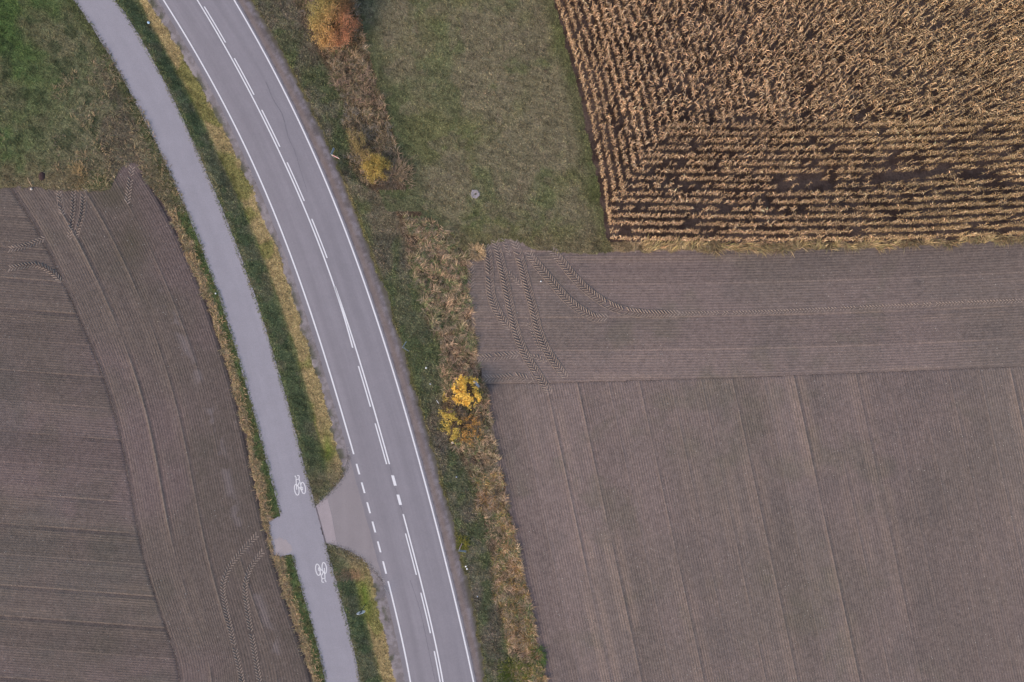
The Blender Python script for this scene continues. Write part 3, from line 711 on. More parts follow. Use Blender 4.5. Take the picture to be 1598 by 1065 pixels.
# tufts
def patch_tuft(name, px, py, rx, ry, n, cols, L, label, cat, lean=.8, rot=0, wdt=.03):
    u = rng.normal(0, .5, n).clip(-.95, .95); v = rng.normal(0, .5, n).clip(-.95, .95); x0, y0, _ = W(px, py)
    x = x0 + (u * rx * math.cos(rot) - v * ry * math.sin(rot)) / S; y = y0 + (u * rx * math.sin(rot) + v * ry * math.cos(rot)) / S
    c = np.array(cols)[rng.integers(0, len(cols), n)] * (1 + rng.normal(0, .2, (n, 1))).clip(.5, 1.5)
    z0 = sampler(Z, x, y)
    az = np.arctan2(y - y0, x - x0) + rng.normal(0, .6, n)
    v_, f_, c_ = blades(np.stack([x, y, z0 - .01], 1), az, L * rng.uniform(.5, 1.2, n), np.full(n, wdt), np.clip(rng.normal(lean, .25, n), .1, 1.4), c)
    zz = float(z0.mean()); v_ = v_ - np.array([x0, y0, zz])
    o = obj(name, npmesh(name, v_, f_, M_BLADE, None, c_)); o.location = (x0, y0, zz); return tag(o, label, cat)
patch_tuft('straw_clump', 745, 394, 11, 11, 600, [lin(196,166,132), lin(172,148,118), lin(210,184,150)], .4, 'orange straw clump where ditch, meadow and sown field meet', 'straw clump')
patch_tuft('straw_clump', 616, 272, 26, 22, 900, [lin(160,140,124), lin(136,120,106), lin(120,108,90)], .7, 'pinkish brown straw clump right of the mustard shrub', 'straw clump')
patch_tuft('weed_clump', 806, 1052, 26, 20, 1100, [lin(112,120,58), lin(136,136,66), lin(92,104,48)], .5, 'yellow-green weed clump at the bottom end of the right ditch', 'weeds')
patch_tuft('weed_clump', 839, 1026, 12, 16, 500, [lin(80,102,58), lin(96,120,66)], .45, 'small fresh green weed clump on the lower right field edge', 'weeds')
patch_tuft('weed_clump', 722, 850, 9, 12, 350, [lin(140,134,60), lin(120,118,56)], .35, 'yellow weed clump behind the lowest curve marker', 'weeds')
patch_tuft('straw_clump', 122, 275, 14, 20, 500, [lin(166,142,106), lin(140,122,92)], .45, 'ochre straw clump at the lower rim of the upper left meadow', 'straw clump')
patch_tuft('straw_clump', 546, 899, 20, 8, 600, [lin(170,144,120), lin(150,126,100)], .3, 'pale straw clump over the ditch end below the driveway', 'straw clump')

# ------------------------------------------------------------------ maize
def maize_variant(seed, bushy=False):
    r = np.random.default_rng(seed); V = []; F = []; Cl = []
    h = r.uniform(1.5, 1.85); lx, ly = r.normal(0, .06, 2)
    def add(verts, faces, c):
        b = len(V); V.extend(verts); F.extend([tuple(b + i for i in f) for f in faces]); Cl.extend(c)
    # stalk: tapered four-sided, three segments
    vs = []; cs = []
    for k in range(4):
        z = h * k / 3; rad = .016 * (1 - .55 * k / 3)
        for a in range(4): vs.append((lx * k / 3 + rad * math.cos(a * math.pi / 2), ly * k / 3 + rad * math.sin(a * math.pi / 2), z)); cs.append(lin(150,120,84))
    fs = [(4 * k + a, 4 * k + (a + 1) % 4, 4 * k + 4 + (a + 1) % 4, 4 * k + 4 + a) for k in range(3) for a in range(4)]
    add(vs, fs, cs)
    plane = r.uniform(0, math.pi)
    for i in range(8):                                    # alternate drooping leaves
        z0 = h * (.34 + .64 * i / 8) ; az = plane + math.pi * (i % 2) + r.normal(0, .45); L = r.uniform(.36, .62) if bushy else r.choice([r.uniform(.24, .38), r.uniform(.4, .58)], p=[.8, .2]) * (1 - .3 * abs(i / 9 - .45)); wd_ = r.uniform(.045, .08) * (1.15 if bushy else 1)
        el = r.uniform(.7, 1.15); dro = r.uniform(.55, .95); p = np.array([lx * z0 / h, ly * z0 / h, z0]); vs = []; cs = []
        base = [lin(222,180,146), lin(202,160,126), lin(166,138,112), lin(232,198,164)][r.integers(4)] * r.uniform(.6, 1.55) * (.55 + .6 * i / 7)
        tw = r.normal(0, .7); n = 5
        for k in range(n + 1):
            t = k / n; f = (.5 + .5 * math.sin(math.pi * min(1, t + .35))) * (1 - .8 * t ** 3); s = np.array([-math.sin(az), math.cos(az), math.sin(tw * t * 1.5) * .9]); s /= np.linalg.norm(s)
            vs += [tuple(p - s * wd_ * f / 2), tuple(p + s * wd_ * f / 2)]; cs += [base, base]
            st_ = L / n; p = p + st_ * np.array([math.cos(el) * math.cos(az), math.cos(el) * math.sin(az), math.sin(el)]); el -= dro * (1.0 if k else .5); az += r.normal(0, .22)
        add(vs, [(2 * k, 2 * k + 1, 2 * k + 3, 2 * k + 2) for k in range(n)], cs)
    # ear with husk
    z = h * .5; a0 = plane + 1.2; d_ = np.array([math.cos(a0), math.sin(a0), -.6]); p = np.array([0, 0, z]); vs = []; cs = []
    for k, rr in enumerate((.012, .028, .026, .006)):
        cc = p + d_ * .07 * k
        for a in range(4): vs.append((cc[0] + rr * math.cos(a * 1.57), cc[1] + rr * math.sin(a * 1.57), cc[2])); cs.append(lin(205,178,140))
    add(vs, [(4 * k + a, 4 * k + (a + 1) % 4, 4 * k + 4 + (a + 1) % 4, 4 * k + 4 + a) for k in range(3) for a in range(4)], cs)
    for i in range(4):                                     # tassel
        az = r.uniform(0, 6.28); t0 = np.array([lx, ly, h - .03]); t1 = t0 + np.array([math.cos(az) * .07, math.sin(az) * .07, .12]); t2 = t1 + np.array([math.cos(az) * .08, math.sin(az) * .08, .03])
        s = np.array([-math.sin(az), math.cos(az), 0]) * .008
        add([tuple(t0 - s), tuple(t0 + s), tuple(t1 - s), tuple(t1 + s), tuple(t2 - s), tuple(t2 + s)], [(0, 1, 3, 2), (2, 3, 5, 4)], [lin(160,130,92)] * 6)
    return np.array(V), np.array(F), np.array(Cl)
VAR = [maize_variant(500 + i, i >= 8) for i in range(16)]
plants = []                                                # (x, y) bases
zt = 1.45; kf = (H - zt) / H
def padd(px, py, kind, row):
    x, y, _ = W(px, py, zt)
    plants.append((x, y, kind, row))
CR0 = curve([(870,0),(893,73),(913,152),(932,231),(946.5,300),(952,373)], 2)
dstep = .195 * S * 1.03
# rows running down the left side and through the interior
for r_ in range(64):
    y = -75.0
    while y < 372:
        x = float(CR0(y)) + 3 + r_ * 13.0 + rng.normal(0, .8)
        yb = 292 - max(0, (x - 955)) * .9 if x < 1060 else 190 - (x - 1060) * .004
        if r_ < 1: yb = 350
        elif r_ < 3: yb = 312 - r_ * 4
        if y < yb and x < 1690: padd(x, y, 0, r_)
        y += dstep * rng.uniform(.8, 1.25) * (1.05 if x < 1000 else 1.5)
# rows along the lower edge
for r_ in range(16):
    x = 0.0
    xs0 = 953 + max(0, r_ - 5) * 9.5 if r_ < 17 else 0
    x = xs0 + (3 if r_ < 6 else 0)
    while x < 1690:
        y = float(CBOT(x)) - 1 - r_ * 11.9 + rng.normal(0, .7)
        if not (x < float(CR0(y)) + 2): padd(x, y, 1, r_)
        x += dstep * rng.uniform(.8, 1.25)
plants = np.array(plants)
ppx = 799 + plants[:, 0] / kf * S; ppy = 532.5 - plants[:, 1] / kf * S
# thin patches the photograph shows
gap = fbm(plants[:, 0] * .5, plants[:, 1] * 1.4, 1.1, 611, 3)
hz = plants[:, 2] == 1
keep = rng.random(len(plants)) > np.where(hz & (plants[:, 3] > 4) & (plants[:, 3] < 14), .2, .05)
keep &= ~(hz & (fbm(plants[:, 0], plants[:, 3] * 5., 1.6, 631, 2) < .27) & (rng.random(len(plants)) < .75))
keep &= ~((gap < .24) & (rng.random(len(plants)) < .7))
def blob(cx, cy, rx, ry): return ((ppx - cx) / rx) ** 2 + ((ppy - cy) / ry) ** 2 < 1 + .5 * (gap - .5) * 4
for bb in ((1385,275,58,12),(1500,268,70,9),(1080,292,45,6),(1250,282,60,8),(1570,288,40,12),(1060,140,22,8),(1400,252,50,6),(1095,128,10,8),(1300,262,20,7)):
    keep &= ~(blob(*bb) & (rng.random(len(plants)) < .62))
plants = plants[keep]; ppx = ppx[keep]; ppy = ppy[keep]
inview = (ppx > 5) & (ppx < 1590) & (ppy > 5)
dist = np.where(inview, np.hypot(plants[:, 0], plants[:, 1]), 1e9)
order = np.argsort(dist); indiv = order[:300]; rest = order[300:]
nV = len(plants); inner = (plants[:, 2] == 0) & (plants[:, 3] > 3)
vsel = np.where(inner & (rng.random(nV) < .75), rng.integers(8, 16, nV), rng.integers(0, 8, nV)); rot = rng.uniform(0, 6.283, nV); scl = rng.uniform(.85, 1.12, nV)
tone = .94 + .22 * (fbm(plants[:, 0], plants[:, 1], 4, 621, 3) - .5) * 2
right_ = sst(1100, 1500, ppx)
zb = sampler(Z, plants[:, 0], plants[:, 1])
meshes = [npmesh('maize_plant', v, f, M_MAIZE, None, c) for v, f, c in VAR]
def nth(n): return str(n) + ('th' if 10 <= n % 100 <= 20 else {1: 'st', 2: 'nd', 3: 'rd'}.get(n % 10, 'th'))
for i in indiv:
    o = bpy.data.objects.new('maize_plant', meshes[vsel[i]]); COL.objects.link(o)
    o.location = (plants[i, 0], plants[i, 1], zb[i] - .02); o.rotation_euler = (0, 0, rot[i]); o.scale = (scl[i],) * 3
    k_, rw = int(plants[i, 2]), int(plants[i, 3]); same = (plants[:, 2] == k_) & (plants[:, 3] == rw)
    if k_ == 1: rank = int((plants[same, 0] <= plants[i, 0]).sum()); lab = 'dry maize plant, %s from the left end of the %s' % (nth(rank), 'lowest row' if rw == 0 else nth(rw + 1) + ' row from the bottom')
    else: rank = int((plants[same, 1] <= plants[i, 1]).sum()); lab = 'dry maize plant, %s from the bottom end of the %s' % (nth(rank), 'leftmost upright row' if rw == 0 else nth(rw + 1) + ' upright row from the left')
    tag(o, lab, 'maize plant', 'maize plants at the field corner')
PV = []; PF = []; PC = []; b = 0
for k, (v, f, c) in enumerate(VAR):
    ids = rest[vsel[rest] == k]; n = len(ids); ca, sa = np.cos(rot[ids]), np.sin(rot[ids]); s_ = scl[ids]
    lean = rng.normal(0, .05, (n, 2)) 
    X = (v[None, :, 0] * ca[:, None] - v[None, :, 1] * sa[:, None]) * s_[:, None]; Y = (v[None, :, 0] * sa[:, None] + v[None, :, 1] * ca[:, None]) * s_[:, None]; Zv = v[None, :, 2] * s_[:, None]
    X = X + plants[ids, 0][:, None] + Zv * lean[:, :1]; Y = Y + plants[ids, 1][:, None] + Zv * lean[:, 1:]; Zv = Zv + zb[ids][:, None] - .02
    PV.append(np.stack([X, Y, Zv], -1).reshape(-1, 3)); m = len(v)
    PF.append((f[None] + (np.arange(n) * m)[:, None, None]).reshape(-1, 4) + b); b += n * m
    tint = np.stack([tone[ids] * (1 - .06 * right_[ids]), tone[ids] * (1 - .01 * right_[ids]), tone[ids] * (1 - .07 * right_[ids])], 1) * (1 + rng.normal(0, .1, (n, 1)))
    PC.append((c[None] * tint[:, None, :]).reshape(-1, 3))
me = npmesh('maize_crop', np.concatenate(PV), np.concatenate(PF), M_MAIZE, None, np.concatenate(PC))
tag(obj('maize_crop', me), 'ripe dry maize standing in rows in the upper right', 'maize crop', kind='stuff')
print('plants', len(plants))

# ------------------------------------------------------------------ shrubs and tree
M_BARK = mat_flat('bark', lin(112, 96, 84), .9, .1, 20)
M_LEAF = mat_attr('autumn_leaves', .75, .2, .85, 1.15, 15)
def tube(V, F, p0, p1, r0, r1, k=5):
    p0 = np.array(p0, float); p1 = np.array(p1, float); d_ = p1 - p0; d_ /= np.linalg.norm(d_) + 1e-9
    u = np.cross(d_, [0, 0, 1.0]); u = u / np.linalg.norm(u) if np.linalg.norm(u) > .05 else np.array([1.0, 0, 0]); v = np.cross(d_, u); b = len(V)
    for p, r in ((p0, r0), (p1, r1)):
        for i in range(k): a = 2 * math.pi * i / k; V.append(p + r * (math.cos(a) * u + math.sin(a) * v))
    for i in range(k): F.append((b + i, b + (i + 1) % k, b + k + (i + 1) % k, b + k + i))
def bush(name, px, py, rx, ry, h, rot, colf, label, cat, nleaf, leaf=.07, nbr=26, clump=.28, gaps=.35, stem=.05, seed=1, zc=None, spike=1.0, hollow=.0):
    """rx, ry in metres; px, py = where the crown's middle shows; crown grown as branches with leaf clumps at their ends"""
    r = np.random.default_rng(seed); x0, y0, _ = W(px, py, zc or h * .6); zg = float(sampler(Z, np.array([x0]), np.array([y0]))[0])
    root = empty(name, (x0, y0, zg)); tag(root, label, cat)
    TV = []; TF = []; tips = []
    cr, sr_ = math.cos(rot), math.sin(rot)
    for i in range(nbr):
        a = r.uniform(0, 2 * math.pi); rad = math.sqrt(r.uniform(hollow, 1)); ex, ey = rad * rx * math.cos(a), rad * ry * math.sin(a)
        ex, ey = ex * cr - ey * sr_, ex * sr_ + ey * cr
        top = h * (1 - .55 * rad ** 2) * r.uniform(.75, 1.05)
        b0 = np.array([ex * .22, ey * .22, 0]); m = np.array([ex * .6 + r.normal(0, .05), ey * .6 + r.normal(0, .05), top * .55]); e = np.array([ex, ey, top])
        tube(TV, TF, b0, m, stem, stem * .6); tube(TV, TF, m, e, stem * .6, stem * .2)
        for s in (.45, .75, 1.0):
            c = m + (e - m) * s + r.normal(0, .08, 3) * [1, 1, .5]; tips.append((c, 1.15 - .35 * s))
            t2 = c + r.normal(0, clump * .8, 3) * [1, 1, .4]; tube(TV, TF, m + (e - m) * s * .8, t2, stem * .3, stem * .1, 4); tips.append((t2, .8))
    obj('branches', npmesh('branches', np.array(TV), np.array(TF), M_BARK), root)
    tp = np.array([t[0] for t in tips]); tw = np.array([t[1] for t in tips])
    k = r.integers(0, len(tips), nleaf); c = tp[k] + r.normal(0, 1, (nleaf, 3)) * clump * tw[k][:, None] * [1, 1, .6]
    c[:, 2] = np.maximum(c[:, 2], .1)
    g_ = vnoise(c[:, 0] + seed * 9, c[:, 1], .35, 701) * .6 + vnoise(c[:, 0], c[:, 1] + c[:, 2], .16, 702) * .4
    c = c[g_ > gaps]; n = len(c)
    # each leaf a small bent quad
    nrm = r.normal(0, 1, (n, 3)) + [0, 0, 1.1]; nrm /= np.linalg.norm(nrm, axis=1, keepdims=True)
    u = np.cross(nrm, r.normal(0, 1, (n, 3))); u /= np.linalg.norm(u, axis=1, keepdims=True); v = np.cross(nrm, u)
    s = leaf * r.uniform(.6, 1.3, (n, 1)); Vv = np.stack([c - u * s, c - v * s * .55, c + u * s * spike, c + v * s * .55], 1).reshape(-1, 3)
    F = np.arange(4 * n).reshape(-1, 4)
    cc = colf(c, r) * (1 + r.normal(0, .14, (n, 1))).clip(.55, 1.5)
    obj('leaves', npmesh('leaves', Vv, F, M_LEAF, None, np.repeat(cc, 4, 0)), root)
    return root
def c_orange(c, r):
    n = len(c); t = sst(-1.5, 1.3, c[:, 0] * .75 - c[:, 1] * .75 + r.normal(0, .45, n)); u = sst(.1, 1.7, c[:, 0] - c[:, 1] * .35 + r.normal(0, .35, n))
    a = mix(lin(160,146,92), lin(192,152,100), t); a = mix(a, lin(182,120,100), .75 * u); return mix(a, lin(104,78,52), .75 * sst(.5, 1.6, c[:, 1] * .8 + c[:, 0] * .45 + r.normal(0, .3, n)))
bush('autumn_tree', 514, 22, 2.35, 2.6, 3.6, 0, c_orange, 'round young tree turning yellow, orange and red at the top edge', 'tree', 19000, .055, 60, .30, .12, .05, 3)
def c_must(c, r): return mix(mix(lin(182,158,92), lin(158,142,84), r.random(len(c))), lin(200,160,80), .6 * (r.random(len(c)) > .7))
def c_straw(c, r): return mix(lin(166,142,98), lin(148,132,88), r.random(len(c)))
bush('shrub', 585, 258, 1.25, 1.5, 1.7, -.5, c_must, 'dense mustard yellow shrub at the lower end of the upper ditch', 'shrub', 6500, .05, 30, .2, .30, .03, 5)
bush('shrub', 560, 222, .8, 1.7, 1.3, -.35 + .9, c_straw, 'sparse straw yellow shrub above the dense mustard one', 'shrub', 3200, .045, 26, .2, .40, .025, 6)
def c_yel(c, r): return mix(lin(242,206,104), lin(224,182,88), r.random(len(c)))
def c_yel2(c, r): return mix(mix(lin(196,172,96), lin(160,156,90), r.random(len(c))), lin(214,178,82), .5)
def c_tan(c, r): return mix(mix(lin(190,140,80), lin(160,120,70), r.random(len(c))), lin(190,150,60), .4 * (r.random(len(c)) > .6))
bush('shrub', 729, 612, 1.45, 1.45, 2.2, 0, c_yel, 'bright golden yellow shrub on the field edge of the ditch', 'shrub', 6400, .075, 34, .18, .50, .03, 8)
bush('shrub', 701, 655, .8, 2.0, 1.6, .3, c_yel2, 'olive yellow shrub below and left of the bright golden one', 'shrub', 3000, .07, 20, .22, .46, .03, 9)
bush('shrub', 735, 672, 1.2, 1.7, 1.3, 0, c_tan, 'thin orange-brown shrub below the bright golden one', 'shrub', 1700, .06, 24, .22, .48, .02, 10)

# ------------------------------------------------------------------ roadside signs
M_GALV = mat_flat('galvanised_steel', lin(150, 156, 166), .45, .5, 20, .9, 1.08, .3)
M_WHITE = mat_flat('white_sign_face', lin(236, 232, 232), .5, .4, 30, .95, 1.03)
M_RED = mat_flat('red_sign_face', lin(214, 66, 60), .5, .4, 30, .95, 1.03)
M_BACK = mat_flat('sign_back', lin(140, 154, 176), .5, .4, 25, .9, 1.1)
M_DARKM = mat_flat('dark_post', lin(70, 78, 84), .6, .4, 25)
def add_box(bm, sx, sy, sz, c, rz_=0.0, mi=0):
    from mathutils import Matrix
    r = bmesh.ops.create_cube(bm, size=1.0); vs = r['verts']
    for v in vs:
        x, y, z = v.co.x * sx, v.co.y * sy, v.co.z * sz; v.co = (c[0] + x * math.cos(rz_) - y * math.sin(rz_), c[1] + x * math.sin(rz_) + y * math.cos(rz_), c[2] + z)
    for f in {f for v in vs for f in v.link_faces}: f.material_index = mi
def add_cyl(bm, r, z0, z1, x=0, y=0, seg=12):
    q_ = bmesh.ops.create_cone(bm, cap_ends=True, segments=seg, radius1=r, radius2=r, depth=z1 - z0)
    for v in q_['verts']: v.co.x += x; v.co.y += y; v.co.z += (z0 + z1) / 2
def bmobj(name, bm, mats, parent=None):
    me = bpy.data.meshes.new(name); bm.to_mesh(me); bm.free()
    for m in mats: me.materials.append(m)
    return obj(name, me, parent)
def board(parent, ang, length, front_side, label):
    """board standing on edge from the post outwards; chevrons on the front side (+1 left of its direction, -1 right)"""
    bm = bmesh.new(); dx, dy = math.cos(ang), math.sin(ang); z0, z1 = 1.0, 1.5
    add_box(bm, length, .02, z1 - z0, (dx * (length / 2 + .04), dy * (length / 2 + .04), (z0 + z1) / 2), ang)
    b = bmobj('sign_board', bm, [M_BACK], parent); b['label'] = label
    # white face with red chevrons, a thin sheet on the front
    def quad(pts, off, mat, nm):
        V = []; nx, ny = -dy * front_side, dx * front_side
        for s, z in pts: V.append((dx * (.04 + s) + nx * off, dy * (.04 + s) + ny * off, z))
        me = npmesh(nm, V, np.arange(len(pts)).reshape(-1, 4), mat); return obj(nm, me, b)
    quad([(.01, z0 + .01), (length - .01, z0 + .01), (length - .01, z1 - .01), (.01, z1 - .01)], .0125, M_WHITE, 'sign_face')
    P = []; n = 2; w_ = length / (n + .7)
    zm = (z0 + z1) / 2
    for i in range(n):
        s = .10 + i * w_ * 1.15; 
        P += [(s + .0, z0 + .03), (s + .17, z0 + .03), (s + .31, zm), (s + .14, zm)]; P += [(s + .14, zm), (s + .31, zm), (s + .17, z1 - .03), (s, z1 - .03)]
    P = [(min(a, length - .02), z) for a, z in P]
    quad(P, .015, M_RED, 'chevron')
def curve_marker(px, py, angA, lenA, angB, lenB, label):
    x, y, _ = W(px, py, 1.3); zg = float(sampler(Z, np.array([x]), np.array([y]))[0])
    root = empty('curve_marker', (x, y, zg)); tag(root, label, 'road sign', 'red and white curve markers on the right shoulder')
    bm = bmesh.new(); add_cyl(bm, .03, -.2, 1.55); bmobj('post', bm, [M_GALV], root)
    board(root, angA, lenA, 1, 'grey backed board facing along the road'); board(root, angB, lenB, -1, 'red and white striped board')
curve_marker(516, 240.5, math.radians(66), .62, math.radians(-27), .80, 'curve marker with a red and white striped board near the mustard shrub')
curve_marker(628, 542.5, math.radians(58), .62, math.radians(-31), .66, 'curve marker seen edge-on as a thin grey V halfway down the road')
curve_marker(716, 860, math.radians(66), .64, math.radians(-9), .66, 'curve marker with a grey board back beside the yellow weeds, lowest of three')

x, y, _ = W(568, 946.5, 0); zg = float(sampler(Z, np.array([x]), np.array([y]))[0])
root = empty('round_sign', (x, y, zg), math.radians(13)); tag(root, 'round traffic sign with pale back on a dark post in the ditch below the driveway', 'road sign')
bm = bmesh.new(); add_cyl(bm, .035, -.2, 2.35, 0, 0); bmobj('post', bm, [M_DARKM], root)
from mathutils import Matrix
bm = bmesh.new(); bmesh.ops.create_cone(bm, cap_ends=True, segments=40, radius1=.42, radius2=.42, depth=.02)
bmesh.ops.rotate(bm, cent=(0, 0, 0), matrix=Matrix.Rotation(math.pi / 2, 3, 'X'), verts=bm.verts)
for v in bm.verts: v.co += Vector((0, -.055, 1.85))
disc = bmobj('sign_disc', bm, [mat_flat('sign_back_pale', lin(214, 220, 240), .45, .4, 20)], root)
bm = bmesh.new(); bmesh.ops.create_circle(bm, cap_ends=True, segments=40, radius=.40); bmesh.ops.rotate(bm, cent=(0, 0, 0), matrix=Matrix.Rotation(math.pi / 2, 3, 'X'), verts=bm.verts)
for v in bm.verts: v.co += Vector((0, -.068, 1.85))
bmobj('sign_face', bm, [mat_flat('blue_face', lin(40, 84, 160), .4, .4)], disc)
bm = bmesh.new(); add_box(bm, .36, .03, .03, (0, -.03, 2.0)); add_box(bm, .36, .03, .03, (0, -.03, 1.7)); bmobj('bracket', bm, [M_DARKM], root)

# ------------------------------------------------------------------ manhole
x, y, _ = W(741.5, 303); zg = float(sampler(Z, np.array([x]), np.array([y]))[0])
root = empty('manhole', (x, y, zg), .2); tag(root, 'pale concrete manhole half sunk in the mown meadow', 'manhole')
M_CONC = mat_flat('concrete', lin(158, 150, 158), .95, .1, 9, .75, 1.18)
def ring(r0, r1, z0, z1, seg=28, jag=.0, seed=3):
    r = np.random.default_rng(seed); bm = bmesh.new(); R = []
    for i in range(seg):
        a = 2 * math.pi * i / seg; j = 1 + r.normal(0, jag); R.append([bm.verts.new((rr * j * math.cos(a), rr * j * math.sin(a), zz)) for rr, zz in ((r1, z0), (r1, z1 - .015), (r1 - .02, z1), (r0, z1), (r0, z0))])
    for i in range(seg):
        for k in range(4): bm.faces.new((R[i][k], R[(i + 1) % seg][k], R[(i + 1) % seg][k + 1], R[i][k + 1]))
    return bm
bmobj('ring', ring(.26, .42, -.15, .07, jag=.07), [M_CONC], root)
bm = bmesh.new(); add_cyl(bm, .27, -.12, .045, 0, 0, 24); bmobj('cover', bm, [mat_flat('cover_concrete', lin(164, 154, 160), .95, .1, 12, .7, 1.2)], root)
bm = bmesh.new(); add_box(bm, .2, .16, .03, (.03, -.02, .045), .3); bmobj('handle_recess', bm, [mat_flat('recess_mud', lin(84, 84, 70), .95)], root)
def strip(name, px, py, L, ang, wd_, hgt, mat, label, cat, bent=.0):
    x, y, _ = W(px, py); r = np.random.default_rng(int(px)); V = []; F = []; n = 7; zg = float(sampler(Z, np.array([x]), np.array([y]))[0])
    for i in range(n):
        t = i / (n - 1) - .5; cx, cy = math.cos(ang) * L * t - math.sin(ang) * bent * (t * t), math.sin(ang) * L * t + math.cos(ang) * bent * (t * t); tw = wd_ * (1 - .5 * abs(t)) * r.uniform(.8, 1.2)
        for a in range(6): V.append((cx - math.sin(ang) * tw * .5 * math.cos(a * math.pi / 3), cy + math.cos(ang) * tw * .5 * math.cos(a * math.pi / 3), hgt + tw * .5 * math.sin(a * math.pi / 3) + .02 * math.sin(i)))
    for i in range(n - 1):
        for a in range(6): F.append((6 * i + a, 6 * i + (a + 1) % 6, 6 * i + 6 + (a + 1) % 6, 6 * i + 6 + a))
    o = obj(name, npmesh(name, V, F, mat, None, None, True)); o.location = (x, y, zg); return tag(o, label, cat)
M_STICK = mat_flat('pale_wood', lin(196, 164, 136), .9, .1, 20); M_TRASH = mat_flat('white_plastic', lin(240, 240, 246), .5, .3, 30, .85, 1.05); M_TRASHB = mat_flat('pale_plastic', lin(176, 180, 196), .5, .3, 30, .8, 1.1)
M_CAN = mat_flat('bluish_plastic', lin(186, 214, 244), .4, .4, 30); M_STONE = mat_flat('pale_stone', lin(208, 194, 186), .9, .1, 14)
strip('stick', 47.5, 285, 1.0, math.radians(-62), .07, .12, M_STICK, 'pale bare stick lying across the top edge of the left field', 'stick', .15)
strip('lath', 682.5, 628, .42, math.radians(-57), .06, .16, M_TRASH, 'thin white lath in the grass left of the golden shrub', 'lath')
strip('straw_stalk', 735, 307, .7, math.radians(-60), .03, .1, mat_flat('straw', lin(190, 176, 158), .9), 'pale stalk lying along the left of the manhole', 'stalk')
strip('branch', 676, 516, .95, math.radians(-6), .045, .3, mat_flat('bleached_wood', lin(156, 140, 118), .9), 'bleached twig across the reeds above the middle curve marker', 'twig', .1)
def lump(name, px, py, r_, mat, label, cat, z=.03, squash=.6, seed=1, jag=.25):
    rr = np.random.default_rng(seed); bm = bmesh.new(); bmesh.ops.create_icosphere(bm, subdivisions=2, radius=r_)
    dirs = rr.normal(0, 1, (7, 3)); dirs /= np.linalg.norm(dirs, axis=1, keepdims=True); amp = rr.uniform(-jag, jag, 7)
    for v in bm.verts:
        n_ = np.array(v.co.normalized()); k = 1 + float((amp * np.maximum(0, dirs @ n_) ** 3).sum()); v.co = v.co * k; v.co.z *= squash
    x, y, _ = W(px, py); zg = float(sampler(Z, np.array([x]), np.array([y]))[0])
    o = bmobj(name, bm, [mat]); o.location = (x, y, zg + z); return tag(o, label, cat)
lump('stone', 49.5, 295.5, .11, M_STONE, 'white stone at the foot of the pale stick', 'stone', .05, .7, 2)
lump('litter', 228, 32.5, .12, M_CAN, 'pale blue bottle-like litter in the ditch at the top edge', 'litter', .14, .6, 3)
lump('litter', 664.5, 574.5, .09, M_TRASH, 'white litter in the grass beside the gravel shoulder above the golden shrub', 'litter', .14, .6, 4)
lump('litter', 671, 600, .07, M_TRASHB, 'tiny grey scrap in the grass left of the golden shrub', 'litter', .12, .5, 5)
lump('litter', 337, 458.5, .08, M_TRASH, 'white scrap on the left edge of the bicycle path', 'litter', .08, .5, 6)
lump('litter', 727, 884, .09, M_TRASH, 'white litter below the lowest curve marker, upper scrap of two', 'litter', .13, .6, 7)
lump('litter', 728.8, 888, .10, M_TRASH, 'white litter below the lowest curve marker, lower scrap of two', 'litter', .13, .6, 8)
lump('litter', 745, 932, .06, M_TRASHB, 'tiny pale scrap in the lower roadside grass', 'litter', .12, .5, 9)
lump('stone', 706, 692, .14, M_STONE, 'pale round stone in the grass below the olive yellow shrub', 'stone', .08, .7, 10)
lump('stone', 712, 745.5, .08, M_TRASHB, 'small light stone in the roadside grass between shrubs and marker', 'stone', .08, .7, 11)
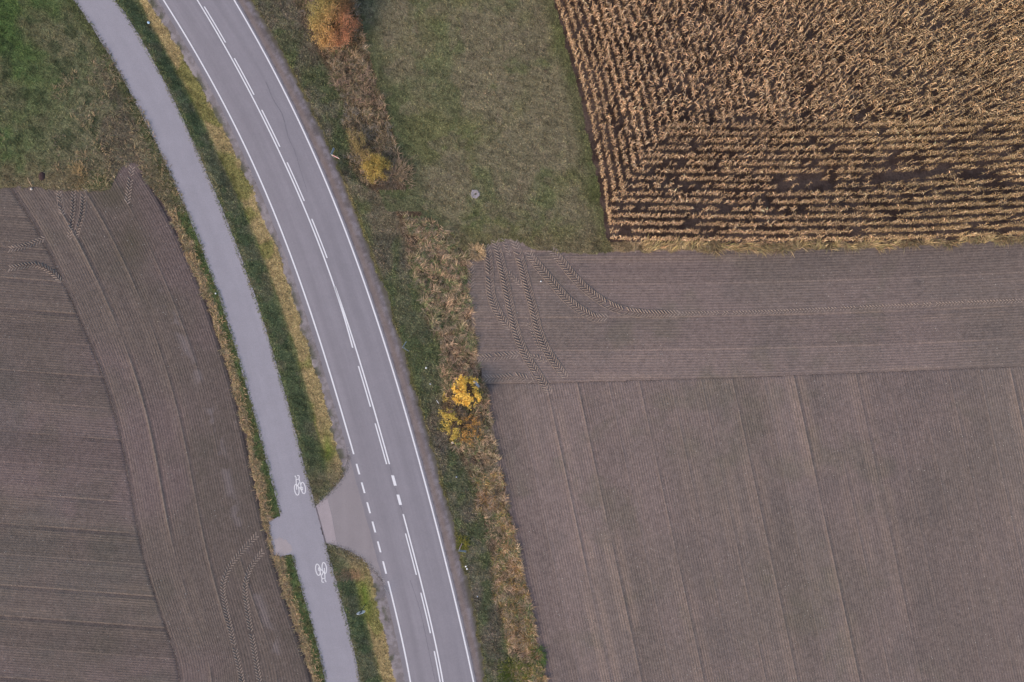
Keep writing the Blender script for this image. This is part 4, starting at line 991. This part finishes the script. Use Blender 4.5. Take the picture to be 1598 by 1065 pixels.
lump('clod', 66.5, 276, .30, mat_flat('mud', lin(66, 52, 54), .95, .1, 8), 'dark clod of earth in the meadow right of the pale stick', 'clod', .03, .4, 12, .5)
lump('stone', 844, 439.5, .07, M_TRASH, 'small white stone between the curved tyre tracks of the right field', 'stone', .04, .7, 13)
# torn plastic bag caught at the golden shrub
def rag(px, py, label):
    x0, y0, _ = W(px, py, 1.2); r = np.random.default_rng(4); n = 12; V = []; F = []
    for i in range(n):
        for j in range(5):
            t = i / (n - 1); a = -0.9; wd_ = .20 * (1 - .5 * abs(t - .4)) * (1 + .5 * math.sin(i * 2.1))
            V.append((math.cos(a) * (t - .5) * .8 + (j / 4 - .5) * wd_, math.sin(a) * (t - .5) * .8 + (j / 4 - .5) * wd_ * .8, .9 + r.normal(0, .05)))
    for i in range(n - 1):
        for j in range(4): F.append((i * 5 + j, i * 5 + j + 1, i * 5 + 6 + j, i * 5 + 5 + j))
    o = obj('plastic_bag', npmesh('plastic_bag', V, F, M_TRASHB, None, None, True)); o.location = (x0, y0, 0); return tag(o, label, 'plastic bag')
rag(743.5, 600, 'torn whitish plastic bag caught on the upper right of the golden shrub')

# small stones strewn over the sown soil
x, y = scatter(9000, [LF, RF]); n = len(x); k = rng.random(n) < .35 + .65 * (fbm(x, y, 8, 801, 2) > .52)
x, y = x[k][:2600], y[k][:2600]; n = len(x); s = rng.uniform(.018, .048, n)[:, None, None]
oc = np.array([(1, 0, 0), (0, 1, 0), (-1, 0, 0), (0, -1, 0), (0, 0, .7)], float)
Vv = (oc[None] * s + np.stack([x, y, sampler(Z, x, y)], 1)[:, None]).reshape(-1, 3); b = (np.arange(n) * 5)[:, None]
F = np.concatenate([b + [0, 1, 4], b + [1, 2, 4], b + [2, 3, 4], b + [3, 0, 4]])
cs = np.repeat(mix(lin(150, 142, 140), lin(186, 180, 176), rng.random(n)), 5, 0)
tag(obj('field_stones', npmesh('field_stones', Vv, F, M_BLADE, None, cs)), 'tiny pale stones strewn over the sown soil', 'stones', kind='stuff')
